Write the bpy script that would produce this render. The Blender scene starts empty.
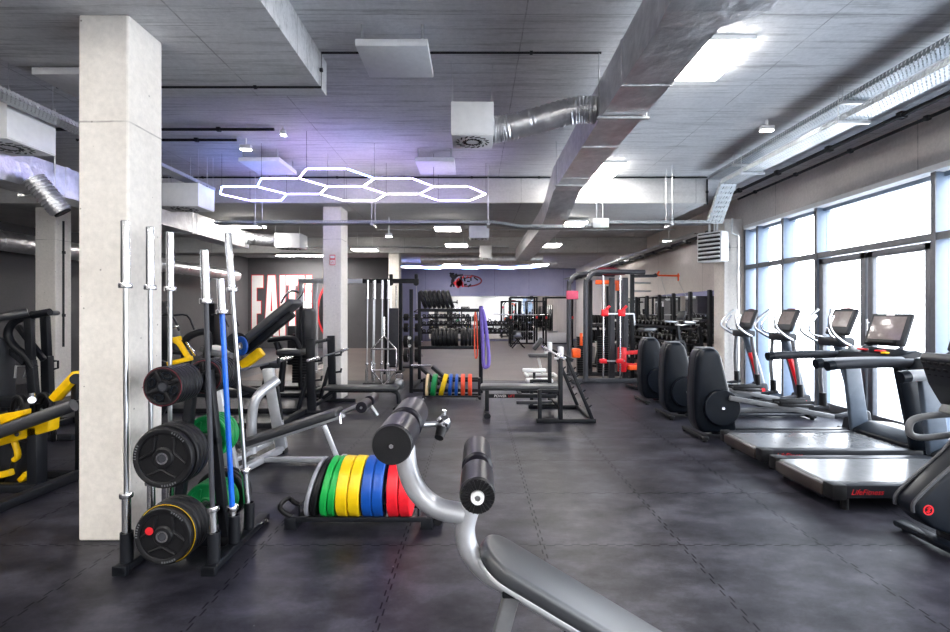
import bpy, bmesh, math, random
from mathutils import Vector, Matrix, Euler
random.seed(7)
SC = bpy.context.scene
COL = SC.collection
PI = math.pi
F = 490.0; CX = 476.0; CY = 312.0; EYE = 1.6

def at(px, py, Y):
    """world point that is seen at (px, py) and lies Y metres into the hall"""
    return Vector(((px - CX) * Y / F, Y, EYE - (py - CY) * Y / F))

# ------------------------------------------------------------------ mesh builder
class MB:
    def __init__(s):
        s.v = []; s.f = []
    def add(s, vs, fs, mx=None):
        o = len(s.v)
        for v in vs:
            v = Vector(v)
            s.v.append(mx @ v if mx is not None else v)
        for f in fs:
            s.f.append([i + o for i in f])
        return s
    def addbm(s, bm, mx=None):
        bm.verts.index_update()
        s.add([v.co.copy() for v in bm.verts], [[v.index for v in f.verts] for f in bm.faces], mx)
        bm.free()
        return s
    def box(s, c, d, bev=0.0, rot=None, seg=2):
        mx = Matrix.Translation(Vector(c))
        if rot is not None:
            mx = mx @ Euler(rot).to_matrix().to_4x4()
        return s.boxm(mx, d, bev, seg)
    def boxm(s, mx, d, bev=0.0, seg=2):
        bm = bmesh.new()
        bmesh.ops.create_cube(bm, size=1.0)
        for v in bm.verts:
            v.co = Vector((v.co.x * d[0], v.co.y * d[1], v.co.z * d[2]))
        if bev > 0:
            bev = min(bev, 0.49 * min(d))
            bmesh.ops.bevel(bm, geom=list(bm.edges), offset=bev, segments=seg, profile=0.5, affect='EDGES')
        return s.addbm(bm, mx)
    def ext(s, a, b, bev=0.0):
        """box given by two corners"""
        a = Vector(a); b = Vector(b)
        return s.box((a + b) / 2, [abs(x) for x in (b - a)], bev)
    def bar(s, p, q, w, h, bev=0.0, up=(0, 0, 1)):
        """rectangular bar from p to q, w wide (sideways), h high"""
        p = Vector(p); q = Vector(q); z = (q - p); L = z.length; z.normalize()
        u = Vector(up)
        if abs(z.dot(u)) > 0.98:
            u = Vector((1, 0, 0))
        x = u.cross(z).normalized(); y = z.cross(x)
        mx = Matrix((x, y, z)).transposed().to_4x4(); mx.translation = (p + q) / 2
        return s.boxm(mx, (w, h, L), bev)
    def tube(s, pts, r, seg=10, smooth=0, closed=False, r2=None):
        pts = [Vector(p) for p in pts]
        if smooth:
            pts = catmull(pts, smooth, closed)
        n = len(pts)
        T = []
        for i in range(n):
            a = pts[(i - 1) % n] if (closed or i > 0) else pts[i]
            b = pts[(i + 1) % n] if (closed or i < n - 1) else pts[i]
            T.append((b - a).normalized())
        u = Vector((0, 0, 1)) if abs(T[0].z) < 0.9 else Vector((1, 0, 0))
        N = (u - T[0] * u.dot(T[0])).normalized()
        vs = []; fs = []
        for i in range(n):
            N = (N - T[i] * N.dot(T[i])).normalized(); B = T[i].cross(N)
            rr = r if r2 is None else r + (r2 - r) * i / (n - 1)
            for k in range(seg):
                a = 2 * PI * k / seg
                vs.append(pts[i] + (N * math.cos(a) + B * math.sin(a)) * rr)
        m = n if closed else n - 1
        for i in range(m):
            for k in range(seg):
                j = (i + 1) % n; l = (k + 1) % seg
                fs.append([i * seg + k, i * seg + l, j * seg + l, j * seg + k])
        if not closed:
            fs.append(list(range(seg))[::-1]); fs.append([(n - 1) * seg + k for k in range(seg)])
        return s.add(vs, fs)
    def cyl(s, p, q, r, seg=16, r2=None):
        return s.tube([p, q], r, seg, r2=r2)
    def lathe(s, prof, o, ax, seg=28, closed=False):
        """profile of (radius, height) turned about the axis ax through o"""
        o = Vector(o); z = Vector(ax).normalized()
        u = Vector((0, 0, 1)) if abs(z.z) < 0.9 else Vector((1, 0, 0))
        x = u.cross(z).normalized(); y = z.cross(x)
        vs = []; fs = []; n = len(prof)
        for (r, h) in prof:
            for k in range(seg):
                a = 2 * PI * k / seg
                vs.append(o + z * h + (x * math.cos(a) + y * math.sin(a)) * r)
        for i in range(n if closed else n - 1):
            j = (i + 1) % n
            for k in range(seg):
                l = (k + 1) % seg
                fs.append([i * seg + k, i * seg + l, j * seg + l, j * seg + k])
        if not closed:
            fs.append(list(range(seg))[::-1]); fs.append([(n - 1) * seg + k for k in range(seg)])
        return s.add(vs, fs)
    def prism(s, poly, t0, t1, plane='XZ', bev=0.0, mx=None, seg=3):
        """outline poly extruded from t0 to t1 along the axis left over"""
        def P(a, b, t):
            return {'XZ': (a, t, b), 'YZ': (t, a, b), 'XY': (a, b, t)}[plane]
        bm = bmesh.new()
        A = [bm.verts.new(P(a, b, t0)) for a, b in poly]
        B = [bm.verts.new(P(a, b, t1)) for a, b in poly]
        n = len(poly)
        bm.faces.new(A); bm.faces.new(B[::-1])
        for i in range(n):
            bm.faces.new([A[i], B[i], B[(i + 1) % n], A[(i + 1) % n]])
        bmesh.ops.recalc_face_normals(bm, faces=bm.faces)
        if bev > 0:
            bmesh.ops.bevel(bm, geom=list(bm.edges), offset=bev, segments=seg, profile=0.5, affect='EDGES')
        return s.addbm(bm, mx)
    def build(s, name, mat, parent=None, smooth=True, ang=35):
        me = bpy.data.meshes.new(name)
        me.from_pydata([tuple(v) for v in s.v], [], s.f)
        bm = bmesh.new(); bm.from_mesh(me)
        bmesh.ops.recalc_face_normals(bm, faces=bm.faces)
        bm.to_mesh(me); bm.free()
        if smooth:
            me.polygons.foreach_set('use_smooth', [True] * len(me.polygons))
            me.set_sharp_from_angle(angle=math.radians(ang))
        me.materials.append(mat)
        me.update()
        o = bpy.data.objects.new(name, me); COL.objects.link(o)
        if parent is not None:
            o.parent = parent
        return o

def catmull(P, k, closed=False):
    out = []; n = len(P)
    for i in range(n if closed else n - 1):
        p0 = P[(i - 1) % n] if (closed or i > 0) else P[0] * 2 - P[1]
        p1 = P[i]; p2 = P[(i + 1) % n]
        p3 = P[(i + 2) % n] if (closed or i < n - 2) else P[-1] * 2 - P[-2]
        for j in range(k):
            t = j / k
            out.append(0.5 * ((2 * p1) + (p2 - p0) * t + (2 * p0 - 5 * p1 + 4 * p2 - p3) * t * t + (3 * p1 - p0 - 3 * p2 + p3) * t ** 3))
    if not closed:
        out.append(P[-1])
    return out

def tag(o, label, cat, group=None):
    o['label'] = label; o['category'] = cat
    if group:
        o['group'] = group
    return o
def thing(name, label, cat, loc=(0, 0, 0), rz=0.0, group=None):
    o = bpy.data.objects.new(name, None); COL.objects.link(o)
    o.empty_display_size = 0.1
    o.location = loc; o.rotation_euler = (0, 0, rz)
    return tag(o, label, cat, group)
def struct(name, mb, m, parent=None, smooth=False):
    o = mb.build(name, m, parent, smooth)
    if parent is None:
        o['kind'] = 'structure'
    return o
def dup(root, loc=None, rot=None, label=None, group=None):
    r = root.copy(); COL.objects.link(r)
    if loc is not None:
        r.location = loc
    if rot is not None:
        r.rotation_euler = rot
    if label:
        r['label'] = label
    if group:
        r['group'] = group
    for ch in list(root.children):
        c = ch.copy(); COL.objects.link(c); c.parent = r
        for g in list(ch.children):
            d = g.copy(); COL.objects.link(d); d.parent = c
    return r
def text_mesh(name, body, size, m, parent, mx, ext=0.001, align='LEFT', shear=0.0):
    cu = bpy.data.curves.new(name, 'FONT'); cu.body = body; cu.size = size; cu.extrude = ext
    cu.align_x = align; cu.align_y = 'CENTER'; cu.shear = shear
    t = bpy.data.objects.new(name, cu); COL.objects.link(t)
    dg = bpy.context.evaluated_depsgraph_get(); dg.update()
    me = bpy.data.meshes.new_from_object(t.evaluated_get(dg))
    bpy.data.objects.remove(t); bpy.data.curves.remove(cu)
    me.transform(mx); me.materials.clear(); me.materials.append(m)
    o = bpy.data.objects.new(name, me); COL.objects.link(o)
    if parent is not None:
        o.parent = parent
    return o
NTH = ['first', 'second', 'third', 'fourth', 'fifth', 'sixth', 'seventh', 'eighth', 'ninth', 'tenth', 'eleventh',
       'twelfth', 'thirteenth', 'fourteenth', 'fifteenth', 'sixteenth', 'seventeenth', 'eighteenth']

# ------------------------------------------------------------------ materials
class NT:
    """tiny helper around a node tree"""
    def __init__(s, m):
        m.use_nodes = True
        s.t = m.node_tree; s.n = s.t.nodes; s.l = s.t.links
        s.b = s.n.get('Principled BSDF'); s.out = s.n.get('Material Output')
        s.pos = None
    def new(s, t, **k):
        n = s.n.new(t)
        for a, b in k.items():
            setattr(n, a, b)
        return n
    def p(s):
        if s.pos is None:
            s.pos = s.new('ShaderNodeNewGeometry').outputs['Position']
        return s.pos
    def obj(s):
        return s.new('ShaderNodeTexCoord').outputs['Object']
    def scale(s, vec, sc, loc=(0, 0, 0)):
        m = s.new('ShaderNodeMapping'); m.inputs['Scale'].default_value = sc; m.inputs['Location'].default_value = loc
        s.l.new(vec, m.inputs['Vector']); return m.outputs['Vector']
    def noise(s, vec, sc=5.0, det=4.0, rough=0.6):
        n = s.new('ShaderNodeTexNoise'); n.inputs['Scale'].default_value = sc
        n.inputs['Detail'].default_value = det; n.inputs['Roughness'].default_value = rough
        s.l.new(vec, n.inputs['Vector']); return n.outputs['Fac']
    def math(s, op, a, b=None, c=None, clamp=False):
        n = s.new('ShaderNodeMath', operation=op); n.use_clamp = clamp
        for i, x in enumerate((a, b, c)):
            if x is None:
                continue
            if isinstance(x, (int, float)):
                n.inputs[i].default_value = x
            else:
                s.l.new(x, n.inputs[i])
        return n.outputs[0]
    def ramp(s, fac, stops):
        r = s.new('ShaderNodeValToRGB'); e = r.color_ramp.elements
        while len(e) < len(stops):
            e.new(0.5)
        for i, (p, c) in enumerate(stops):
            e[i].position = p
            e[i].color = (c, c, c, 1) if isinstance(c, (int, float)) else (*c, 1)
        s.l.new(fac, r.inputs['Fac']); return r.outputs['Color']
    def mix(s, fac, a, b, mode='MIX'):
        n = s.new('ShaderNodeMix', data_type='RGBA', blend_type=mode)
        for sock, x in ((n.inputs[0], fac), (n.inputs[6], a), (n.inputs[7], b)):
            if isinstance(x, (int, float)):
                sock.default_value = x
            elif isinstance(x, (tuple, list)):
                sock.default_value = (*x, 1)
            else:
                s.l.new(x, sock)
        return n.outputs[2]
    def sep(s, vec):
        n = s.new('ShaderNodeSeparateXYZ'); s.l.new(vec, n.inputs[0]); return n.outputs
    def bump(s, h, strength=0.2, dist=0.01):
        n = s.new('ShaderNodeBump'); n.inputs['Strength'].default_value = strength; n.inputs['Distance'].default_value = dist
        s.l.new(h, n.inputs['Height']); s.l.new(n.outputs[0], s.b.inputs['Normal'])
    def set(s, **k):
        for a, x in k.items():
            sock = s.b.inputs[a.replace('_', ' ')]
            if isinstance(x, (int, float)):
                sock.default_value = x
            elif isinstance(x, (tuple, list)):
                sock.default_value = (*x, 1)
            else:
                s.l.new(x, sock)

def srgb(r, g, b):
    f = lambda c: (c / 255 / 12.92) if c / 255 <= 0.04045 else ((c / 255 + 0.055) / 1.055) ** 2.4
    return (f(r), f(g), f(b))
def plain(name, col, rough=0.5, metal=0.0, var=0.12, sc=14.0, bump=0.0, coat=0.0, spec=0.28):
    """a paint, plastic, rubber or metal with a little wear in tone and gloss"""
    m = bpy.data.materials.new(name); t = NT(m)
    n = t.noise(t.obj(), sc, 3)
    lo = tuple(c * (1 - var) for c in col); hi = tuple(min(1, c * (1 + var)) for c in col)
    t.set(Base_Color=t.ramp(n, [(0.3, lo), (0.7, hi)]), Metallic=metal,
          Roughness=t.math('MULTIPLY_ADD', n, 0.05, max(0.02, rough - 0.025)))
    if rough < 0.35 and not metal:
        for l in list(t.b.inputs['Roughness'].links):
            t.l.remove(l)
        t.set(Roughness=rough)
    if max(col) < 0.12 and not metal:
        t.set(Specular_IOR_Level=spec)
    if coat:
        t.set(Coat_Weight=coat)
    if bump:
        t.bump(t.noise(t.obj(), 160, 2), bump, 0.003)
    return m
def glow(name, col, strength):
    m = bpy.data.materials.new(name); t = NT(m)
    t.set(Base_Color=(0.8, 0.8, 0.8), Emission_Color=col, Emission_Strength=strength)
    return m
MAT = {}
def concrete(name, lo, hi, boards=0.0, seams=(), rough=0.85, pores=0.0):
    m = bpy.data.materials.new(name); t = NT(m); p = t.p()
    big = t.noise(p, 0.9, 5, 0.65)
    col = t.ramp(big, [(0.25, lo), (0.75, hi)])
    fine = t.noise(p, 22, 4, 0.7)
    col = t.mix(0.35, col, t.ramp(fine, [(0.3, 0.55), (0.7, 1.0)]), 'MULTIPLY')
    h = fine
    if boards:
        st = t.noise(t.scale(p, (0.9, 16, 6)), 1.0, 6, 0.75)
        col = t.mix(boards, col, t.ramp(st, [(0.33, 0.4), (0.5, 1.0)]), 'MULTIPLY')
        cr = t.noise(t.scale(p, (1.2, 90, 20)), 1.0, 3, 0.6)
        col = t.mix(boards, col, t.ramp(cr, [(0.27, 0.2), (0.35, 1.0)]), 'MULTIPLY')
        h = t.math('ADD', fine, st)
    x, y, z = t.sep(p)
    for ax, period, off, w in seams:
        v = {'x': x, 'y': y, 'z': z}[ax]
        wob = t.math('MULTIPLY', t.math('SUBTRACT', t.noise(p, 3, 2), 0.5), 0.02)
        d = t.math('ABSOLUTE', t.math('SUBTRACT', t.math('FRACT', t.math('DIVIDE', t.math('SUBTRACT', t.math('ADD', v, wob), off), period)), 0.5))
        k = t.math('GREATER_THAN', d, 0.5 - w / period)
        k = t.math('MULTIPLY', k, t.ramp(t.noise(p, 5, 3), [(0.35, 0.15), (0.6, 0.8)]))
        col = t.mix(k, col, tuple(c * 0.45 for c in lo))
    if pores:
        v = t.new('ShaderNodeTexVoronoi'); v.inputs['Scale'].default_value = 9
        t.l.new(p, v.inputs['Vector'])
        k = t.math('MULTIPLY', t.math('LESS_THAN', v.outputs['Distance'], 0.06), pores)
        col = t.mix(k, col, tuple(c * 0.4 for c in lo))
    t.set(Base_Color=col, Roughness=rough)
    t.bump(h, 0.35, 0.008)
    return m
MAT['ceil'] = concrete('board_formed_concrete', (0.60, 0.60, 0.615), (0.82, 0.82, 0.83), 0.7, (('x', 2.5, 0.4, 0.006), ('y', 1.25, 0.2, 0.006)))
MAT['beam'] = concrete('beam_concrete', (0.52, 0.515, 0.51), (0.66, 0.655, 0.65), 0.25, (('x', 3.1, 0.8, 0.006),))
MAT['column'] = concrete('column_concrete', (0.70, 0.655, 0.60), (0.88, 0.84, 0.79), 0.0, (('z', 4.4, 2.93, 0.006),), 0.8, 0.9)
MAT['wallc'] = concrete('wall_concrete', (0.64, 0.585, 0.56), (0.82, 0.765, 0.735), 0.1, (('y', 2.9, 0.3, 0.008),), 0.85, 0.3)
MAT['wallback'] = concrete('lilac_grey_wall', (0.22, 0.22, 0.34), (0.29, 0.29, 0.42), 0.0, (('x', 1.9, 1.02, 0.012),))
MAT['walldark'] = concrete('charcoal_wall_paint', (0.062, 0.060, 0.066), (0.085, 0.083, 0.09), 0.0, (), 0.6)
MAT['wallwhite'] = concrete('white_wall_paint', (0.66, 0.65, 0.64), (0.76, 0.75, 0.74), 0.0, (), 0.7)

def floor_mat():
    m = bpy.data.materials.new('rubber_puzzle_mats'); t = NT(m); p = t.p()
    x, y, z = t.sep(p); T = 0.96
    def sq(v):
        return t.math('MULTIPLY', t.math('SIGN', t.math('SINE', t.math('MULTIPLY', v, 2 * PI / 0.12))), 0.011)
    xs = t.math('DIVIDE', t.math('SUBTRACT', t.math('ADD', x, sq(y)), 0.455), T)
    ys = t.math('DIVIDE', t.math('SUBTRACT', t.math('ADD', y, sq(x)), 3.365), T)
    def line(v):
        return t.math('GREATER_THAN', t.math('ABSOLUTE', t.math('SUBTRACT', t.math('FRACT', v), 0.5)), 0.4952)
    seam = t.math('MAXIMUM', line(xs), line(ys))
    cv = t.new('ShaderNodeCombineXYZ'); t.l.new(t.math('FLOOR', xs), cv.inputs[0]); t.l.new(t.math('FLOOR', ys), cv.inputs[1])
    wn = t.new('ShaderNodeTexWhiteNoise', noise_dimensions='2D'); t.l.new(cv.outputs[0], wn.inputs['Vector'])
    scuff = t.noise(t.scale(p, (1.0, 1.5, 1)), 2.2, 7, 0.66)
    fine = t.noise(p, 60, 3, 0.7)
    col = t.ramp(scuff, [(0.36, (0.012, 0.012, 0.018)), (0.50, (0.026, 0.0255, 0.036)), (0.66, (0.062, 0.061, 0.082))])
    col = t.mix(0.5, col, t.ramp(wn.outputs['Value'], [(0.0, 0.6), (1.0, 1.0)]), 'MULTIPLY')
    col = t.mix(0.6, col, t.ramp(fine, [(0.3, 0.35), (0.75, 1.0)]), 'MULTIPLY')
    sp = t.new('ShaderNodeTexVoronoi'); sp.inputs['Scale'].default_value = 3.0; t.l.new(p, sp.inputs['Vector'])
    col = t.mix(t.math('MULTIPLY', t.math('LESS_THAN', sp.outputs['Distance'], 0.012), 0.7), col, (0.4, 0.4, 0.4))
    col = t.mix(t.math('MULTIPLY', seam, 0.7), col, (0.004, 0.004, 0.005))
    t.set(Base_Color=col, Roughness=t.math('MULTIPLY_ADD', scuff, 0.22, 0.30), Specular_IOR_Level=t.math('MULTIPLY', t.math('MULTIPLY_ADD', scuff, 0.55, -0.03), t.math('MULTIPLY_ADD', seam, -0.75, 1.0)))
    t.bump(t.math('SUBTRACT', t.noise(p, 190, 2), t.math('MULTIPLY', seam, 1.5)), 0.22, 0.004)
    return m
MAT['floor'] = floor_mat()
MAT['floorbrown'] = concrete('brown_rubber_matting', (0.075, 0.055, 0.050), (0.125, 0.095, 0.088), 0.0, (('x', 1.0, 0.3, 0.006), ('y', 1.0, 0.2, 0.006)), 0.5)

def foil():
    m = bpy.data.materials.new('aluminium_foil_wrap'); t = NT(m); p = t.p()
    n = t.noise(p, 9, 4, 0.6); v = t.new('ShaderNodeTexVoronoi'); v.inputs['Scale'].default_value = 7
    t.l.new(p, v.inputs['Vector'])
    t.set(Base_Color=t.ramp(n, [(0.3, (0.62, 0.62, 0.64)), (0.7, (0.86, 0.86, 0.88))]), Metallic=0.92,
          Roughness=t.math('MULTIPLY_ADD', n, 0.3, 0.20))
    t.bump(t.math('ADD', n, t.math('MULTIPLY', v.outputs['Distance'], 0.6)), 0.4, 0.02)
    return m
MAT['foil'] = foil()
def perf(name, col, fu, fv):
    """galvanised sheet punched with rows of round holes (the holes are see-through)"""
    m = bpy.data.materials.new(name); t = NT(m); p = t.p()
    x, y, z = t.sep(p)
    a = t.math('SUBTRACT', t.math('FRACT', t.math('MULTIPLY', t.math('ADD', x, y), fu)), 0.5)
    b = t.math('SUBTRACT', t.math('FRACT', t.math('MULTIPLY', t.math('ADD', t.math('SUBTRACT', y, x), z), fv)), 0.5)
    d = t.math('ADD', t.math('MULTIPLY', a, a), t.math('MULTIPLY', b, b))
    hole = t.math('LESS_THAN', d, 0.07)
    t.set(Base_Color=t.ramp(t.noise(p, 8, 4), [(0.3, tuple(c * 0.8 for c in col)), (0.7, col)]), Metallic=0.75, Roughness=0.42,
          Alpha=t.math('SUBTRACT', 1.0, hole))
    return m
MAT['tray'] = perf('galvanised_perforated_sheet', (0.55, 0.57, 0.58), 24, 24)
def glass():
    m = bpy.data.materials.new('clear_glass'); t = NT(m)
    tr = t.new('ShaderNodeBsdfTransparent'); gl = t.new('ShaderNodeBsdfGlossy'); gl.inputs['Roughness'].default_value = 0.02
    lw = t.new('ShaderNodeLayerWeight'); lw.inputs['Blend'].default_value = 0.5
    fac = t.math('MULTIPLY_ADD', t.math('POWER', lw.outputs['Facing'], 5.0), 0.5, 0.03)
    mx = t.new('ShaderNodeMixShader'); t.l.new(fac, mx.inputs[0]); t.l.new(tr.outputs[0], mx.inputs[1]); t.l.new(gl.outputs[0], mx.inputs[2])
    t.l.new(mx.outputs[0], t.out.inputs['Surface'])
    return m
MAT['traydark'] = perf('dull_galvanised_perforated_sheet', (0.30, 0.325, 0.35), 24, 24)
MAT['glass'] = glass()
def mirror():
    m = bpy.data.materials.new('silvered_mirror'); t = NT(m)
    t.set(Base_Color=t.ramp(t.noise(t.p(), 2, 3), [(0.3, 0.86), (0.7, 0.9)]), Metallic=1.0, Roughness=0.01)
    return m
MAT['mirror'] = mirror()
P = plain
MAT.update({
    'black': P('black_powder_coat', (0.007, 0.008, 0.011), 0.45),
    'blackgloss': P('glossy_black_plastic', (0.005, 0.007, 0.011), 0.30, spec=0.16),
    'rubber': P('black_rubber', (0.007, 0.007, 0.0085), 0.48, bump=0.1),
    'vinyl': P('black_vinyl', (0.026, 0.028, 0.033), 0.40, spec=0.8),
    'foam': P('black_foam', (0.009, 0.008, 0.013), 0.36, bump=0.1),
    'charcoal': P('charcoal_plastic', (0.018, 0.020, 0.026), 0.4),
    'darkgrey': P('dark_grey_frame_paint', (0.045, 0.047, 0.056), 0.4),
    'grey': P('grey_plastic', (0.13, 0.135, 0.145), 0.45),
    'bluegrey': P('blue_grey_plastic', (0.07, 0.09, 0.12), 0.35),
    'silver': P('silver_frame_paint', (0.56, 0.57, 0.60), 0.36, 0.55, 0.06),
    'white': P('white_paint', (0.80, 0.80, 0.80), 0.5, 0, 0.04),
    'panelwhite': P('white_acoustic_felt', (0.78, 0.78, 0.80), 0.9, 0, 0.05, bump=0.1),
    'boxwhite': P('white_sheet_metal', (0.76, 0.76, 0.77), 0.4, 0, 0.04),
    'chrome': P('chromed_steel', (0.80, 0.80, 0.82), 0.14, 1.0, 0.05),
    'steel': P('brushed_steel', (0.52, 0.53, 0.55), 0.3, 1.0, 0.1),
    'alu': P('anodised_aluminium', (0.16, 0.21, 0.29), 0.4, 0.0, 0.05),
    'framegrey': P('grey_window_frame', (0.10, 0.105, 0.12), 0.4),
    'galv': P('galvanised_steel', (0.58, 0.59, 0.60), 0.38, 0.85, 0.12),
    'yellow': P('yellow_paint', srgb(245, 195, 0), 0.38),
    'pyellow': P('yellow_bumper_rubber', srgb(250, 205, 15), 0.45),
    'pgreen': P('green_bumper_rubber', srgb(20, 168, 72), 0.45),
    'pblue': P('blue_bumper_rubber', srgb(10, 78, 170), 0.45),
    'pred': P('red_bumper_rubber', srgb(236, 30, 45), 0.45),
    'porange': P('orange_red_rubber', srgb(236, 84, 50), 0.45),
    'pgrey': P('grey_bumper_rubber', srgb(158, 158, 166), 0.5),
    'pcream': P('cream_rubber', srgb(235, 205, 160), 0.5),
    'dgreen': P('green_grip_rubber', srgb(10, 135, 70), 0.45),
    'blue': P('blue_enamel', srgb(20, 100, 215), 0.3),
    'red': P('red_paint', srgb(222, 20, 34), 0.4),
    'orange': P('orange_paint', srgb(240, 90, 25), 0.4),
    'purple': P('lilac_rubber_band', srgb(120, 100, 190), 0.6),
    'brownred': P('dark_red_rim', srgb(112, 16, 36), 0.4),
    'screen': P('dark_display_glass', (0.22, 0.185, 0.18), 0.2, coat=0.4),
    'belt': P('treadmill_belt', (0.13, 0.135, 0.14), 0.24),
    'railgrey': P('pale_grey_grip', (0.26, 0.27, 0.29), 0.4),
    'taupe': P('taupe_end_trim', (0.045, 0.035, 0.033), 0.35),
    'green': P('exit_green', srgb(0, 150, 90), 0.4),
    'ink': P('black_print', (0.01, 0.01, 0.012), 0.6),
    'redprint': P('red_print', srgb(214, 30, 40), 0.6),
    'whiteprint': P('white_print', (0.85, 0.83, 0.82), 0.6, 0, 0.03),
    'ground': P('pale_paving', (0.55, 0.55, 0.54), 0.8),
})
# ================================================================== the room shell
ZC = 4.0            # slab
ZD = 3.68           # thickened slab round the first column
YB, YW = -6.0, 27.0 # wall behind, far wall
XL, XR = -10.1, 5.5
struct('floor', MB().ext((XL - .2, YB - .2, -.1), (XR, YW + .2, 0)), MAT['floor'])
struct('floor_rear', MB().ext((-5.6, 11.4, -.02), (3.7, YW - .05, .003)), MAT['floorbrown'])
struct('ceiling', MB().ext((XL - .2, YB - .2, ZC), (XR + .7, YW + .2, ZC + .2)), MAT['ceil'])
struct('ceiling_drop', MB().ext((-3.9, 2.2, ZD), (-1.44, 4.72, ZC - .001)), MAT['ceil'])
struct('beam_front', MB().ext((XL, 8.69, 3.53), (4.1, 11.9, ZC - .001), .012), MAT['beam'])
struct('beam_rear', MB().ext((XL, 15.75, 3.5), (XR, 16.45, ZC - .001), .012), MAT['beam'])
struct('column_front', MB().ext((-2.778, 3.42, 0), (-2.425, 3.79, ZD - .001), .016), MAT['column'])
struct('column_middle', MB().ext((-2.80, 8.95, 0), (-2.46, 9.4, 3.529), .016), MAT['column'])
struct('column_rear', MB().ext((-2.83, 15.85, 0), (-2.48, 16.25, 3.499), .016), MAT['column'])
struct('column_left', MB().ext((-8.1, 9.0, 0), (-7.72, 9.35, 3.529), .016), MAT['column'])
struct('wall_left', MB().ext((XL - .2, YB, 0), (XL, YW, ZC)), MAT['walldark'])
struct('wall_partition', MB().ext((XL, 21.7, 0), (-3.5, 21.95, ZC - .001)), MAT['walldark'])
struct('wall_back', MB().ext((XL, YW, 0), (XR, YW + .2, ZC)), MAT['wallback'])
struct('wall_rear', MB().ext((XL - .2, YB - .2, 0), (XR + .7, YB, ZC)), MAT['wallwhite'])
# right side: solid wall beyond the pilaster, lintel over the glazing
struct('wall_right', MB().ext((XR, 10.05, 0), (XR + .4, YW, ZC)), MAT['wallc'])
struct('wall_right_lintel', MB().ext((XR, YB, 3.36), (XR + .4, 10.05, ZC)), MAT['wallc'])
struct('pilaster', MB().ext((5.12, 10.1, 0), (XR - .002, 10.55, 3.52), .01), MAT['column'])
struct('ground_outside', MB().ext((XR, YB - 2, -.12), (16, 14, -.02)), MAT['ground'])
struct('trim_sill', MB().ext((XR - .02, YB, 0), (XR + .4, 10.05, .035), .004), MAT['framegrey'])
struct('trim_blind_box', MB().ext((XR - .045, YB, 3.285), (XR + .1, 10.0, 3.358), .006), MAT['white'])
# pocket mirrors on the two far walls
tag(MB().ext((-2.6, YW - .03, .12), (XR - .02, YW - .002, 2.48)).build('wall_mirror', MAT['mirror'], None, False), 'wide wall mirror under the emblem on the lilac far wall', 'mirror')
ys = [11.48 + 1.05 * i for i in range(8)]
for i, y in enumerate(ys[:-1]):
    tag(MB().ext((XR - .022, y + .06, .35), (XR - .002, y + .985, 2.1)).build('wall_mirror', MAT['mirror'], None, False), 'tall mirror panel between black posts on the concrete wall, %s from the pilaster' % NTH[i + 1], 'mirror', 'mirror panels on the right wall')
for i, y in enumerate(ys):
    struct('trim_mirror_post_%d' % (i + 1), MB().ext((XR - .06, y - .06, 0), (XR - .002, y + .055, 2.12), .006), MAT['black'])
tag(MB().ext((XR - .022, 10.56, .35), (XR - .002, 11.41, 2.1)).build('wall_mirror', MAT['mirror'], None, False), 'tall mirror panel on the concrete wall, directly beside the pilaster', 'mirror', 'mirror panels on the right wall')

# ---------------------------------------------------------------- curtain wall: each bay a window with its own frame and pane
def bay(n, y0, y1, door=False):
    t = bpy.data.objects.new('door_%d' % n if door else 'window_%d' % n, None); COL.objects.link(t)
    t['kind'] = 'structure'; t.location = (XR, y0, 0)
    L = y1 - y0; zt = 3.28
    f = MB()
    f.ext((.0, L - .05, .036), (.22, L, zt), .004)            # deep fin at the far end of the bay
    f.ext((.02, 0, 2.47), (.2, L - .05, 2.545), .004)         # transom
    f.ext((.1, 0, zt - .06), (.22, L - .05, zt)); f.ext((.1, 0, .036), (.22, L - .05, .1))
    f.build('mullion', MAT['alu'], t, True)
    g = MB().ext((-.012, L - .055, .036), (0, L + .005, zt)); g.ext((.004, 0, 2.462), (.02, L - .05, 2.553))
    g.build('inner_cap', MAT['framegrey'], t)
    MB().ext((.15, 0, .1), (.158, L - .05, 2.47)).build('pane', MAT['glass'], t)
    MB().ext((.15, 0, 2.545), (.158, L - .05, zt - .06)).build('pane', MAT['glass'], t)
    if door:
        for a, b in ((0.03, L / 2 - .02), (L / 2 + .02, L - .06)):
            d = MB().ext((.02, a, .05), (.09, a + .09, 2.45), .006).ext((.02, b - .09, .05), (.09, b, 2.45), .006)
            d.ext((.02, a, 2.36), (.09, b, 2.45), .006).ext((.02, a, .05), (.09, b, .17), .006)
            d.build('door_leaf', MAT['framegrey'], t)
        MB().cyl((-.03, L / 2 - .07, .9), (-.03, L / 2 - .07, 1.5), .014).cyl((-.03, L / 2 - .07, .95), (.03, L / 2 - .07, .95), .01).cyl((-.03, L / 2 - .07, 1.45), (.03, L / 2 - .07, 1.45), .01).build('handle', MAT['steel'], t)
edges = [-5.9, -3.8, -1.7, .4, 2.5, 4.2, 5.91]
for i in range(6):
    bay(i + 1, edges[i], edges[i + 1])
bay(1, 5.91, 7.95, True)
bay(7, 7.95, 8.81); bay(8, 8.81, 9.6); bay(9, 9.6, 10.04)

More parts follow.
